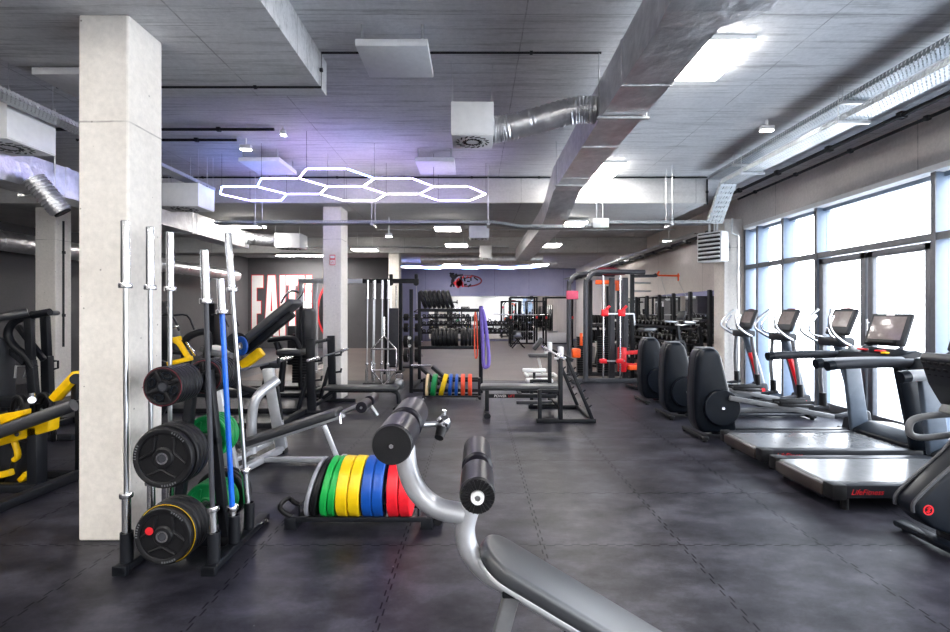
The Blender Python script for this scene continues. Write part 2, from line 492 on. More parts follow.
# ================================================================== services under the ceiling
# --- square foil duct that ducks under the beam
def ring_duct(path, w, h):
    """rectangular duct swept along points, w wide in x, h high"""
    m = MB(); vs = []; fs = []
    for p in path:
        x, y, z = p[:3]; ww = p[3] if len(p) > 3 else w; hh = p[4] if len(p) > 4 else h
        vs += [(x - ww / 2, y, z), (x + ww / 2, y, z), (x + ww / 2, y, z + hh), (x - ww / 2, y, z + hh)]
    n = len(path)
    for i in range(n - 1):
        for k in range(4):
            l = (k + 1) % 4
            fs.append([i * 4 + k, i * 4 + l, i * 4 + 4 + l, i * 4 + 4 + k])
    fs.append([0, 1, 2, 3]); fs.append([4 * n - 4 + k for k in range(4)])
    return m.add(vs, fs)
d = thing('air_duct', 'big square foil-wrapped air duct running the length of the ceiling and ducking under the beam', 'duct', (1.35, 2.9, 3.4))
def dl(p):
    return (p[0] - 1.35, p[1] - 2.9, p[2] - 3.4) + tuple(p[3:])
pth = [(1.35, 2.9, 3.4), (1.35, 7.3, 3.4), (1.34, 8.2, 3.14, .39, .33), (1.34, 9.0, 3.08, .39, .33), (1.34, 14.2, 3.08, .39, .33)]
ring_duct([dl(p) for p in pth], .39, .36).build('duct_run', MAT['foil'], d, False)
ring_duct([dl(p) for p in ((1.35, -5.6, 3.4, .39, .36), (1.43, 2.5, 3.4, .6, .36), (1.43, 2.9, 3.38, .62, .38), (1.35, 3.1, 3.4, .4, .365))], .6, .36).build('wide_section', MAT['foil'], d, False)
for y in (3.9, 5.35, 6.6):
    MB().ext((-.2, y - 2.9 - .012, -.006), (.2, y - 2.9 + .012, .366)).build('joint_band', MAT['foil'], d)
for y in (4.5, 6.9):
    hg = MB()
    for s in (-.22, .22):
        hg.cyl((s, y - 2.9, 0), (s, y - 2.9, ZC - 3.4), .006, 6)
    hg.ext((-.24, y - 2.92, -.03), (.24, y - 2.88, -.008)).build('hanger', MAT['galv'], d)

d = thing('air_duct', 'square foil-wrapped duct along the left side behind the front column', 'duct', (-5.18, 1.0, 3.0))
ring_duct([(0, -4, 0), (0, 9.8, 0)], .36, .36).build('duct_run', MAT['foil'], d, False)
for y in (3.6, 5.0, 6.4, 7.8):
    MB().ext((-.187, y - .03, -.008), (.187, y + .03, .368)).build('joint_band', MAT['foil'], d)
    MB().ext((-.22, y - .23, -.03), (.22, y - .19, -.008)).cyl((-.205, y - .21, -.02), (-.205, y - .21, 1.0), .006, 6).cyl((.205, y - .21, -.02), (.205, y - .21, 1.0), .006, 6).build('hanger', MAT['galv'], d)
# a foil sleeve hanging off it with an open dark mouth
fl = thing('flexible_duct', 'dark crumpled foil branch hanging off the left duct with an open mouth', 'duct', at(33, 188, 5.4))
fx = MB(); a = Vector((0, 0, .1)); b = at(62, 212, 5.55) - at(33, 188, 5.4)
pts = [a.lerp(b, i / 22) for i in range(23)]
for i in range(22):
    fx.tube([pts[i], pts[i + 1]], .10 if i % 2 else .115, 16)
fx.build('sleeve', MAT['foil'], fl); MB().cyl(b, b + (b - a).normalized() * .02, .085, 16).build('mouth', MAT['ink'], fl)
def flex(name, label, pts, r):
    t = thing(name, label, 'duct', pts[0]); o = Vector(pts[0])
    P2 = catmull([Vector(p) - o for p in pts], 14)
    m = MB(); vs = []; n = len(P2); seg = 18; fs = []
    rnd = random.Random(3)
    for i, p in enumerate(P2):
        tg = (P2[min(n - 1, i + 1)] - P2[max(0, i - 1)]).normalized()
        u = Vector((0, 0, 1)); x = tg.cross(u).normalized(); y = x.cross(tg)
        rr = r * (1 + (.05 if i % 2 else -.05))
        for k in range(seg):
            an = 2 * PI * k / seg; q = rr * (1 + rnd.uniform(-.03, .03))
            vs.append(p + (x * math.cos(an) + y * math.sin(an)) * q)
    for i in range(n - 1):
        for k in range(seg):
            l = (k + 1) % seg
            fs.append([i * seg + k, i * seg + l, (i + 1) * seg + l, (i + 1) * seg + k])
    m.add(vs, fs).build('hose', MAT['foil'], t, True, 60)
    MB().tube([P2[0], P2[0] + (P2[1] - P2[0]).normalized() * .03], r * 1.08, 18).build('clamp', MAT['galv'], t)
    return t
flex('flexible_duct', 'crumpled foil hose from the square duct to the air box near the hexagon lights', [(1.17, 4.75, 3.56), (.95, 4.8, 3.57), (.6, 4.87, 3.50), (.3, 4.9, 3.44), (.17, 4.9, 3.42)], .125)
flex('flexible_duct', 'foil hose from the left duct to the far white air box', [(-5.0, 10.6, 3.2), (-4.85, 10.75, 3.2), (-4.6, 10.8, 3.18), (-4.4, 10.8, 3.17)], .13)

# --- white air boxes with swirl outlets underneath
def airbox(label, x0, x1, y0, y1, z0, z1, zt=ZC):
    t = thing('air_box', label, 'air box', ((x0 + x1) / 2, (y0 + y1) / 2, z0), 0, None)
    w, l, h = x1 - x0, y1 - y0, z1 - z0
    MB().box((0, 0, h / 2), (w, l, h), .006).build('housing', MAT['boxwhite'], t)
    MB().box((0, 0, -.006), (w * .98, l * .98, .012), .003).build('diffuser_plate', MAT['boxwhite'], t)
    sl = MB(); r0 = min(w, l)
    for k in range(16):
        a = 2 * PI * k / 16
        for rr in (.2, .37):
            c = (r0 * rr * math.cos(a + rr), r0 * rr * math.sin(a + rr), -.0135)
            sl.box(c, (r0 * .13, r0 * .035, .004), 0, (0, 0, a + rr + .9))
    sl.build('swirl_slot', MAT['ink'], t)
    for sx in (-.48, .48):
        for sy in (-.45, .45):
            MB().cyl((w * sx, l * sy, h - .002), (w * sx, l * sy, zt - z0), .003, 5).build('hanging_wire', MAT['galv'], t)
airbox('white air box with swirl outlet at the end of the crumpled foil hose', -.24, .17, 4.7, 5.1, 3.31, 3.62)
airbox('white air box cut by the left edge, hanging in front of the foil duct', -4.98, -4.5, 4.7, 5.25, 3.28, 3.62)
airbox('bright white air box hanging just behind the front column', -4.75, -4.08, 7.2, 7.65, 3.17, 3.5)
airbox('white air box at the end of a foil hose, left of the middle column', -4.4, -3.85, 10.7, 11.2, 3.02, 3.33, 3.53)
airbox('pale square air box on the tray beside the hanging lamp', -.14, .27, 10.0, 10.4, 3.13, 3.46, 3.53)
airbox('far pale air box beneath the rear beam', .1, .45, 14.0, 14.35, 3.15, 3.5)

# --- white acoustic panels
def apanel(label, x0, x1, y0, y1, z, zt, g=None):
    t = thing('acoustic_panel', label, 'ceiling panel', ((x0 + x1) / 2, (y0 + y1) / 2, z))
    MB().ext((x0 - (x0 + x1) / 2, (y0 - y1) / 2, 0), ((x1 - x0) / 2, (y1 - y0) / 2, .06), .005).build('felt_board', MAT['panelwhite'], t)
    for s in (-1, 1):
        for u in (-1, 1):
            MB().cyl((s * (x1 - x0) * .42, u * (y1 - y0) * .42, .06), (s * (x1 - x0) * .42, u * (y1 - y0) * .42, zt - z), .01, 6).build('spacer', MAT['galv'], t)
apanel('white acoustic panel nearest the viewer in the middle of the ceiling', -1.0, -.4, 4.05, 4.6, 3.80, ZC)
apanel('white acoustic panel half hidden behind the front column', -3.72, -3.12, 4.1, 4.62, 3.59, ZD)
apanel('white acoustic panel above the left hexagons', -3.47, -2.87, 7.15, 7.85, 3.8, ZC)
apanel('white acoustic panel above the right-hand hexagons', -.89, -.32, 7.15, 7.85, 3.8, ZC)

# --- lit ceiling panels
MAT['lamp'] = glow('lit_diffuser', (1.0, 0.965, 0.925), 27.0)
MAT['lampfar'] = glow('lit_diffuser_warm', (1.0, 0.945, 0.88), 26.0)
def ceilinglight(label, x, y, z, w, l, m='lamp', zt=None):
    t = thing('ceiling_light', label, 'ceiling light', (x, y, z))
    MB().box((0, 0, .024), (w, l, .042), .003).build('frame', MAT['white'], t)
    MB().box((0, 0, -.008), (w - .02, l - .02, .022), .006).build('diffuser', MAT[m], t)
    if zt:
        for s in (-.3, .3):
            MB().cyl((s * w, 0, .04), (s * w, 0, zt - z), .006, 6).build('hanging_rod', MAT['white'], t)
ceilinglight('big lit ceiling panel beside the square duct, nearest the viewer', 2.07, 4.6, 3.955, .72, .72)
ceilinglight('lit ceiling panel just before the beam, beside the square duct', 2.05, 8.15, 3.955, .68, .78)
ceilinglight('lit panel under the beam to the right of the square duct', 1.98, 10.3, 3.44, .62, .62, 'lamp', 3.53)
ceilinglight('small lit panel in the far row next to the square duct', 2.0, 13.4, 3.42, .6, .6, 'lampfar', ZC)
ceilinglight('lit lamp on a rod beside the pale square air box', -.6, 10.4, 3.36, .55, .42, 'lampfar', 3.53)
ceilinglight('lit lamp of the far row between the beams, under the rod lamp', -.53, 13.4, 3.42, .6, .5, 'lampfar', ZC)
ceilinglight('lit lamp just right of the middle column, in front of the rear column', -3.4, 15.0, 3.5, .75, .45, 'lampfar', ZC)
ceilinglight('lit lamp over the foil hose left of the middle column', -4.75, 10.2, 3.4, .6, .45, 'lampfar', 3.53)
for x, y, w in ((2.07, .9, 'above the viewer'), (2.07, -2.8, 'at the back')):
    ceilinglight('lit ceiling panel %s on the window side' % w, x, y, 3.955, .72, .72)
for x, y, w in ((-1.9, .2, 'above the viewer'), (-2.2, -3.3, 'at the back'), (-6.6, -1.5, 'at the back on the machine side')):
    ceilinglight('lit ceiling panel %s left of the duct' % w, x, y, 3.955, .72, .72)
for x, w in ((-5.0, 'yellow machine side'), (-1.0, 'column side'), (3.2, 'window side')):  # unseen fill panels added to brighten the rear wall and the column front
    ceilinglight('added fill panel close to the white rear wall, on the %s' % w, x, -4.6, 3.955, 1.2, .72)
ceilinglight('added fill panel above the front column', -4.7, .9, 3.955, 1.1, .72)  # added out of view to light the left side from the front
ceilinglight('lit ceiling panel above the yellow machines', -7.4, 3.4, 3.955, .72, .72, 'lampfar')
ceilinglight('added fill panel hidden over the painted word', -7.2, 20.2, 3.955, 2.2, .9, 'lamp')  # added out of sight behind the rear beam to brighten the letters
ceilinglight('lit lamp over the left floor between the columns', -6.4, 13.6, 3.955, .72, .72, 'lampfar')
ceilinglight('lit lamp over the far benches', .9, 20.2, 3.93, .7, .7, 'lampfar')
ceilinglight('added fill lamp close to the emblem wall', -1.2, 24.6, 3.955, .8, .8, 'lamp')  # added behind the round duct to brighten the lilac wall
ceilinglight('added fill lamp far back on the rig side', 3.2, 24.6, 3.955, .8, .8, 'lamp')  # second lamp added for more light on the back wall
ceilinglight('lit lamp over the cable rig', 3.6, 17.6, 3.93, .7, .7, 'lampfar')

# --- two little spotlights on their black tracks, emergency lamps on the right
def conduit(label, pts, r=.014, cl=True, m='black'):
    t = thing('conduit', label, 'pipe', pts[0]); o = Vector(pts[0])
    MB().tube([Vector(p) - o for p in pts], r, 8).build('pipe', MAT[m], t)
    if cl:
        L = [Vector(p) - o for p in pts]
        for a, b in zip(L[:-1], L[1:]):
            n = max(1, int((b - a).length / 1.1))
            for k in range(n):
                q = a.lerp(b, (k + .5) / n)
                MB().box(q, (r * 2.6, r * 2.6, r * 2.6), .003).build('clip', MAT[m], t)
conduit('black conduit stepping up off the thickened slab and running to the square duct',
        [(-3.85, 4.5, ZD - .016), (-1.42, 4.5, ZD - .016), (-1.42, 4.5, ZC - .02), (1.15, 4.5, ZC - .02)], .011)
conduit('black conduit along the top edge of the beam', [(-9, 8.67, ZC - .02), (4.09, 8.67, ZC - .02)])
conduit('black conduit dropping down the beam end towards the window tray', [(4.09, 8.67, ZC - .05), (4.09, 8.67, 3.5)])
conduit('upper black lamp track behind the front column', [(-5.5, 6.36, ZC - .03), (-2.62, 6.36, ZC - .03)], .02)
conduit('lower black lamp track behind the front column', [(-5.5, 6.75, ZC - .03), (-3.3, 6.75, ZC - .03)], .02)
conduit('black pipe along the corner over the glazing', [(5.0, YB + .5, 3.91), (5.0, 9.9, 3.91)], .03)
conduit('thin black pipe below the corner pipe over the glazing', [(5.3, YB + .5, 3.88), (5.3, 9.9, 3.88)], .022)
conduit('thin grey pipe across under the middle beam', [(-2.3, 11.3, 3.5), (4.6, 11.3, 3.5)], .013, True, 'galv')
conduit('dark pipe along the top of the mirror wall', [(5.36, 10.7, 3.4), (5.36, 26.8, 3.4)], .05)
MAT['spot'] = glow('lit_spot', (1, .98, 1), 22.0)
def spot(label, p, w=.1):
    t = thing('spotlight', label, 'spotlight', p)
    MB().box((0, 0, .03), (w, .07, .06), .012).cyl((0, 0, .05), (0, 0, ZC - p[2] - .005), .012, 8).build('body', MAT['white'], t)
    MB().box((0, 0, -.004), (w * .85, .058, .012), .003).build('lens', MAT['spot'], t)
spot('white spotlight at the end of the lower black track', (-3.17, 6.75, 3.84), .16)
spot('tiny white spotlight at the end of the upper black track', (-2.5, 6.36, 3.9), .07)
spot('small white lamp under the slab beside the window trays', (3.62, 6.1, 3.86), .17)
spot('small bell lamp hanging from the cross tray right of the middle column', (-1.77, 9.95, 3.13), .14)
for y, w in ((10.2, 'nearest'), (12.8, 'second'), (17.5, 'farthest')):
    spot('%s of the white lamps along the right wall pipe' % w, (4.95 + .03 * (y - 10), y, 3.2 if y < 11 else 3.45), .34)

# --- cable trays
def tray(label, pts, w=.28, h=.07, rods=(), zt=ZC, m='tray', side='x'):
    """U-section tray; pts in world, running mostly along y (side='x') or x (side='y')"""
    o = Vector(pts[0]); t = thing('cable_tray', label, 'cable tray', o)
    L = [Vector(p) - o for p in pts]; b = MB(); s = Vector((1, 0, 0)) if side == 'x' else Vector((0, 1, 0))
    for a, c in zip(L[:-1], L[1:]):
        up = (c - a).normalized().cross(s); up = up if up.z > 0 else -up
        for (u0, v0), (u1, v1) in (((-w / 2, 0), (w / 2, 0)), ((-w / 2, 0), (-w / 2, h)), ((w / 2, 0), (w / 2, h))):
            q = [a + s * u0 + up * v0, a + s * u1 + up * v1, c + s * u1 + up * v1, c + s * u0 + up * v0]
            k = up * .002 if v0 == v1 else s * .002
            b.add(q + [p + k for p in q], [[0, 1, 2, 3], [7, 6, 5, 4], [0, 4, 5, 1], [1, 5, 6, 2], [2, 6, 7, 3], [3, 7, 4, 0]])
    b.build('channel', MAT[m], t, False)
    for q in rods:
        q = Vector(q) - o; r = MB()
        r.cyl(q + s * (w / 2 + .03) - Vector((0, 0, .03)), q + s * (w / 2 + .03) + Vector((0, 0, zt - o.z - q.z)), .005, 6)
        r.cyl(q - s * (w / 2 + .03) - Vector((0, 0, .03)), q - s * (w / 2 + .03) + Vector((0, 0, zt - o.z - q.z)), .005, 6)
        r.box(q - Vector((0, 0, .02)), (w + .1, .04, .03) if side == 'x' else (.04, w + .1, .03))
        r.build('hanger', MAT['galv'], t)
    for k in range(3):
        MB().tube([p + s * (w * (.25 * k - .25)) + Vector((0, 0, .016)) for p in L], .011, 6).build('cable', MAT['black'], t)
tray('upper galvanised cable tray over the window side', [(4.02, YB + .3, 3.84), (4.02, 8.3, 3.84)], .2, .06, [(4.02, 2.6, 3.84), (4.02, 5.2, 3.84), (4.02, 7.4, 3.84)], ZC, 'traydark')
tray('lower bright cable tray over the window side dropping down before the beam', [(4.0, YB + .3, 3.63), (4.0, 7.75, 3.63), (4.0, 8.2, 3.08)], .25, .06, [(4.0, 2.6, 3.63), (4.0, 5.2, 3.63), (4.0, 7.1, 3.63)])
tray('long perforated cable tray crossing the hall below the beam and dipping under the square duct',
     [(3.86, 8.12, 3.05), (2.1, 8.12, 3.05), (1.75, 8.12, 2.98), (.75, 8.12, 2.98), (.3, 8.12, 3.05), (-4.3, 8.12, 3.05)], .2, .05,
     [(3.2, 8.12, 3.05), (.2, 8.12, 3.05), (-1.7, 8.12, 3.05), (-3.6, 8.12, 3.05)], ZC, 'traydark', 'y')
tray('perforated cable tray running along the left side behind the front column', [(-4.3, YB + .3, 3.55), (-4.3, 7.9, 3.55)], .2, .05, [(-4.3, 2.0, 3.55), (-4.3, 5.6, 3.55), (-4.3, 7.6, 3.55)])
tray('cable tray along the mirror wall towards the far corner', [(4.85, 10.7, 3.3), (4.85, 26.5, 3.35)], .2, .05, [(4.85, 12.6, 3.32), (4.85, 14.6, 3.33)], ZC)
tray('far cable tray crossing under the rear beam', [(-5.2, 14.9, 3.55), (1.0, 14.9, 3.55)], .25, .06, [(-1.2, 14.9, 3.55)], ZC, 'tray', 'y')
d = thing('air_duct', 'round foil duct crossing below the rear beam', 'duct', (-1.9, 16.9, 3.42))
MB().tube([(0, 0, 0), (4.2, 0, 0)], .17, 20).build('duct_run', MAT['foil'], d)
for k in range(6):
    MB().cyl((.4 + .7 * k, 0, 0), (.43 + .7 * k, 0, 0), .18, 20).build('joint_band', MAT['foil'], d)
for k in (1, 5):
    MB().cyl((.5 + .6 * k, 0, .16), (.5 + .6 * k, 0, .578), .008, 6).build('hanger', MAT['galv'], d)
d = thing('air_duct', 'round foil duct along the left wall at the far left edge', 'duct', (-9.3, 2.0, 3.0))
MB().tube([(0, 0, 0), (0, 17, 0)], .2, 20).build('duct_run', MAT['foil'], d)
for k in range(8):
    MB().cyl((0, 1.5 + 2 * k, 0), (0, 1.54 + 2 * k, 0), .21, 20).build('joint_band', MAT['foil'], d)
for y in (2.5, 5.5, 9.0, 13.0):
    MB().cyl((0, y, .19), (0, y, ZC - 3.001), .008, 6).build('hanger', MAT['galv'], d)

# --- hexagon light net
MAT['ledlilac'] = glow('led_lilac', (.46, .36, 1.0), 8.5)
MAT['ledblue'] = glow('led_blue', (.22, .38, 1.0), 9.0)
MAT['ledpink'] = glow('led_pink', (.66, .40, 1.0), 8.0)
MAT['ledwarm'] = glow('led_white', (.90, .82, .85), 7.0)
def hexnet(label, x0, y0, z, s, cells, colours, r=.012, zt=ZC):
    t = thing('hexagon_light', label, 'light', (x0, y0, z)); h = s * math.sqrt(3); seen = {}
    for ci, (q, off) in enumerate(cells):
        cx, cy = q * 1.5 * s, h / 2 + off * h
        V = [(cx + s * math.cos(PI / 3 * k), cy + s * math.sin(PI / 3 * k)) for k in range(6)]
        for k in range(6):
            a, b = V[k], V[(k + 1) % 6]
            key = tuple(sorted(((round(a[0], 2), round(a[1], 2)), (round(b[0], 2), round(b[1], 2)))))
            if key in seen:
                continue
            seen[key] = 1
            a = Vector((*a, 0)); b = Vector((*b, 0))
            MB().cyl(a.lerp(b, .03), a.lerp(b, .97), r, 8).build('led_tube', MAT[colours[(ci * 2 + k) % len(colours)] if not isinstance(colours[0], list) else colours[ci][k]], t)
    for ci, (q, off) in enumerate(cells):
        cx, cy = q * 1.5 * s, h / 2 + off * h
        for k in (0, 2, 4):
            MB().cyl((cx + s * math.cos(PI / 3 * k), cy + s * math.sin(PI / 3 * k), 0), (cx + s * math.cos(PI / 3 * k), cy + s * math.sin(PI / 3 * k), zt - z), .0025, 5).build('hanging_wire', MAT['black'], t)
L_, B_, K_, W_ = 'ledlilac', 'ledblue', 'ledpink', 'ledwarm'
hexnet('glowing net of six lilac and blue hexagon tubes under the ceiling', -1.98, 6.5, 3.5, .535,
       [(0, 0), (1, .5), (2, 1), (0, 1), (-1, .5), (-2, 1)],
       [[W_, L_, L_, K_, L_, B_], [L_, W_, K_, L_, L_, L_], [W_, L_, L_, L_, W_, L_], [W_, W_, W_, W_, L_, K_], [K_, L_, L_, B_, L_, L_], [B_, L_, L_, B_, B_, B_]])
hexnet('far net of glowing blue hexagon tubes before the lilac wall', -3.0, 22.5, 3.72, .6,
       [(0, 0), (1, .5), (2, 0), (3, .5), (4, 0), (5, .5), (6, 0)], [B_, L_, W_, B_])

# --- green exit sign on two rods
t = thing('exit_sign', 'small green and white emergency exit sign hanging on two rods', 'sign', (2.02, 7.93, 2.95))
MB().box((0, 0, .09), (.25, .05, .15), .004).build('housing', MAT['white'], t)
MAT['exitgreen'] = glow('lit_green_sign', (.06, .70, .40), .35)
MB().box((.05, -.027, .075), (.12, .004, .105)).build('green_face', MAT['exitgreen'], t)
pk = MB().box((-.01, -.031, .115), (.016, .003, .018)).bar((-.01, -.031, .1), (-.03, -.031, .065), .003, .016).bar((-.03, -.031, .065), (-.06, -.031, .05), .003, .012).bar((-.028, -.031, .068), (-.005, -.031, .04), .003, .012).bar((-.01, -.031, .098), (.02, -.031, .08), .003, .01).bar((-.015, -.031, .098), (-.05, -.031, .09), .003, .01).box((.07, -.031, .075), (.04, .003, .08))
q = pk.build('running_figure', MAT['whiteprint'], t); q.location = (.055, 0, 0); q.scale = (.7, 1, 1)
for x in (-.07, .03):
    MB().cyl((x, 0, .16), (x, 0, ZC - 2.95), .008, 6).build('hanging_rod', MAT['white'], t)

# --- unit heater on the right wall
t = thing('unit_heater', 'white louvred fan heater fixed high on the right wall by the pilaster', 'heater', (4.83, 10.0, 2.62), math.radians(35))
MB().box((0, 0, .3), (.28, .52, .6), .02).build('housing', MAT['boxwhite'], t)
lv = MB()
for k in range(6):
    lv.box((-.145, 0, .09 + .085 * k), (.05, .46, .03), .004, (0, .5, 0))
lv.build('louvre', MAT['boxwhite'], t)
MB().box((-.141, 0, .3), (.004, .46, .54)).build('dark_grille', MAT['ink'], t)
MB().cyl((.14, 0, .3), (.22, 0, .3), .24, 20).cyl((.22, 0, .3), (.26, 0, .3), .08, 14).build('fan_motor', MAT['black'], t)
MB().cyl((.05, .1, .6), (.05, .1, .9), .025, 10).cyl((-.02, -.1, .6), (-.02, -.1, .9), .025, 10).bar((.1, 0, .58), (.5, .3, .58), .04, .04).build('pipe', MAT['galv'], t)
conduit('grey pipe bending down beside the pilaster', [(5.2, 9.95, 3.5), (5.2, 9.95, 3.2), (5.35, 10.0, 3.15), (5.35, 10.0, .05)], .022, False, 'galv')

# --- marks on columns and walls
t = thing('wall_sign', 'small red and white fire alarm plate on the middle column', 'sign', (-2.62, 8.948, 2.46))
MB().box((0, -.003, .09), (.10, .006, .19)).build('plate', MAT['redprint'], t)
MB().box((0, -.0075, .05), (.085, .003, .085)).build('white_field', MAT['whiteprint'], t)
MB().box((0, -.0075, .145), (.08, .003, .05)).build('white_field', MAT['whiteprint'], t)
MB().bar((-.02, -.0105, .03), (.01, -.0105, .07), .02, .003).bar((.02, -.0105, .02), (.02, -.0105, .06), .012, .003).build('pictogram', MAT['redprint'], t)
conduit('thin black cable with a small box running down the left column', [(-7.715, 9.16, 3.3), (-7.715, 9.16, .95)], .02)
# ================================================================== painted word FAITH and the emblem
yw = 21.695
t = thing('wall_lettering', 'tall white painted word FAITH with red outlines on the charcoal wall', 'mural', (-8.7, yw, .2))
# letter outlines in units: x 0..1, z 0..1
LET = {
    'F': [[(0, 0), (.42, 0), (.42, .38), (.8, .38), (.8, .58), (.42, .58), (.42, .80), (1, .80), (1, 1), (0, 1)]],
    'A': [[(0, 0), (.36, 0), (.42, .22), (.58, .22), (.64, 0), (1, 0), (.74, 1), (.26, 1)]],
    'I': [[(0, 0), (1, 0), (1, 1), (0, 1)]],
    'T': [[(.24, 0), (.76, 0), (.76, .84), (1, .84), (1, 1), (0, 1), (0, .84), (.24, .84)]],
    'H': [[(0, 0), (.42, 0), (.42, .42), (.58, .42), (.58, 0), (1, 0), (1, 1), (.58, 1), (.58, .58), (.42, .58), (.42, 1), (0, 1)]],
}
x = 0
xs0 = -8.7 + 10.03 * 0
W = {'F': .50, 'A': .66, 'I': .24, 'T': .52, 'H': .56}
cur = 0
x_off = (252 - 476) / 490 * 21.7 + 8.7
def offs(poly, d):
    n = len(poly); out = []
    for i in range(n):
        p0 = Vector(poly[i - 1]); p1 = Vector(poly[i]); p2 = Vector(poly[(i + 1) % n])
        a = (p1 - p0).normalized(); b = (p2 - p1).normalized()
        na = Vector((a.y, -a.x)); nb = Vector((b.y, -b.x))
        k = na + nb
        q = p1 + k * (d / max(.35, k.dot(na)))
        out.append((q.x, q.y))
    return out
for ch in 'FAITH':
    w = W[ch]; mw = MB(); mr = MB()
    for poly in LET[ch]:
        pw = [(x_off + cur + a * w, .35 * (0 if b > 0.02 else (.1 if ch in 'FA' else -.25 + .12 * a)) + .3 + b * 2.72) for a, b in poly]
        mw.prism(pw, -.012, -.006); mr.prism(offs(pw, .03), -.005, 0)
    if ch == 'A':
        mr2 = MB().prism([(x_off + cur + a * w, .3 + b * 2.72) for a, b in ((.45, .42), (.55, .42), (.5, .8))], -.014, -.0125)
        mr2.build('letter_counter', MAT['redprint'], t)
    mr.build('red_outline', MAT['redprint'], t); mw.build('letter', MAT['whiteprint'], t)
    cur += w + .04
t = thing('wall_painting', 'red painted ring with a dark disc on the charcoal wall next to the word', 'mural', (-6.42, yw, 1.65))
MB().lathe([(.66, 0), (.74, 0), (.74, .006), (.66, .006)], (0, -.006, 0), (0, 1, 0), 48, True).build('red_ring', MAT['redprint'], t).scale = (.82, 1, 1.7)
MB().cyl((0, -.001, 0), (0, -.005, 0), .655, 48).build('dark_disc', MAT['ink'], t).scale = (.82, 1, 1.7)

t = thing('wall_emblem', 'painted gym emblem of a black posing figure, red ring and script on the lilac wall', 'emblem', (-1.6, YW - .002, 2.85))
E = lambda px, py: ((px - 447) * 27 / F, (289 - py) * 27 / F)
ring = MB(); pts = []
for k in range(40):
    a = 2 * PI * k / 40
    c = E(466.5, 280.5); pts.append(Vector((c[0] + .83 * math.cos(a), -.008, c[1] + .30 * math.sin(a))))
for i in range(40):
    w = .085 if (i < 8 or i > 28) else .04
    ring.bar(pts[i], pts[(i + 1) % 40], w, .006, 0, (0, 1, 0))
ring.build('red_ellipse', MAT['brownred'], t)
def blob(px):
    m = MB()
    for (a, b, w) in px:
        pa = E(*a); pb = E(*b)
        m.bar((pa[0], -.012, pa[1]), (pb[0], -.012, pb[1]), w * 1.45, .006, .002, (0, 1, 0))
    return m
blob([((452.5, 272.5), (452.5, 274), .14), ((451, 274), (455, 279), .16), ((455, 274), (457, 277), .14), ((457, 275), (463, 274.6), .05), ((451, 274), (450, 272.5), .07), ((453, 279), (452.5, 283), .12), ((453, 282), (450.5, 286.5), .08), ((453.5, 283), (454, 286.5), .07)]).build('posing_figure', MAT['ink'], t)
blob([((456, 280), (461, 285.5), .30), ((457, 285), (462, 281), .2), ((462, 283), (463, 286.8), .07), ((459, 284), (458, 287), .08)]).build('red_figure', MAT['redprint'], t)
blob([((461, 276), (462, 281), .06), ((464, 277), (465, 281), .06), ((465, 278), (471, 276.5), .05), ((471, 276), (471, 280.5), .05), ((474, 277), (478, 280), .05), ((464, 284.5), (467, 284), .06), ((468, 286.5), (471, 284), .06), ((467, 281), (470, 281), .05)]).build('script_stroke', MAT['ink'], t)
blob([((466, 278), (468, 276), .05), ((469, 277.5), (472, 276), .05), ((462, 278), (464, 276), .05)]).build('script_highlight', MAT['redprint'], t)
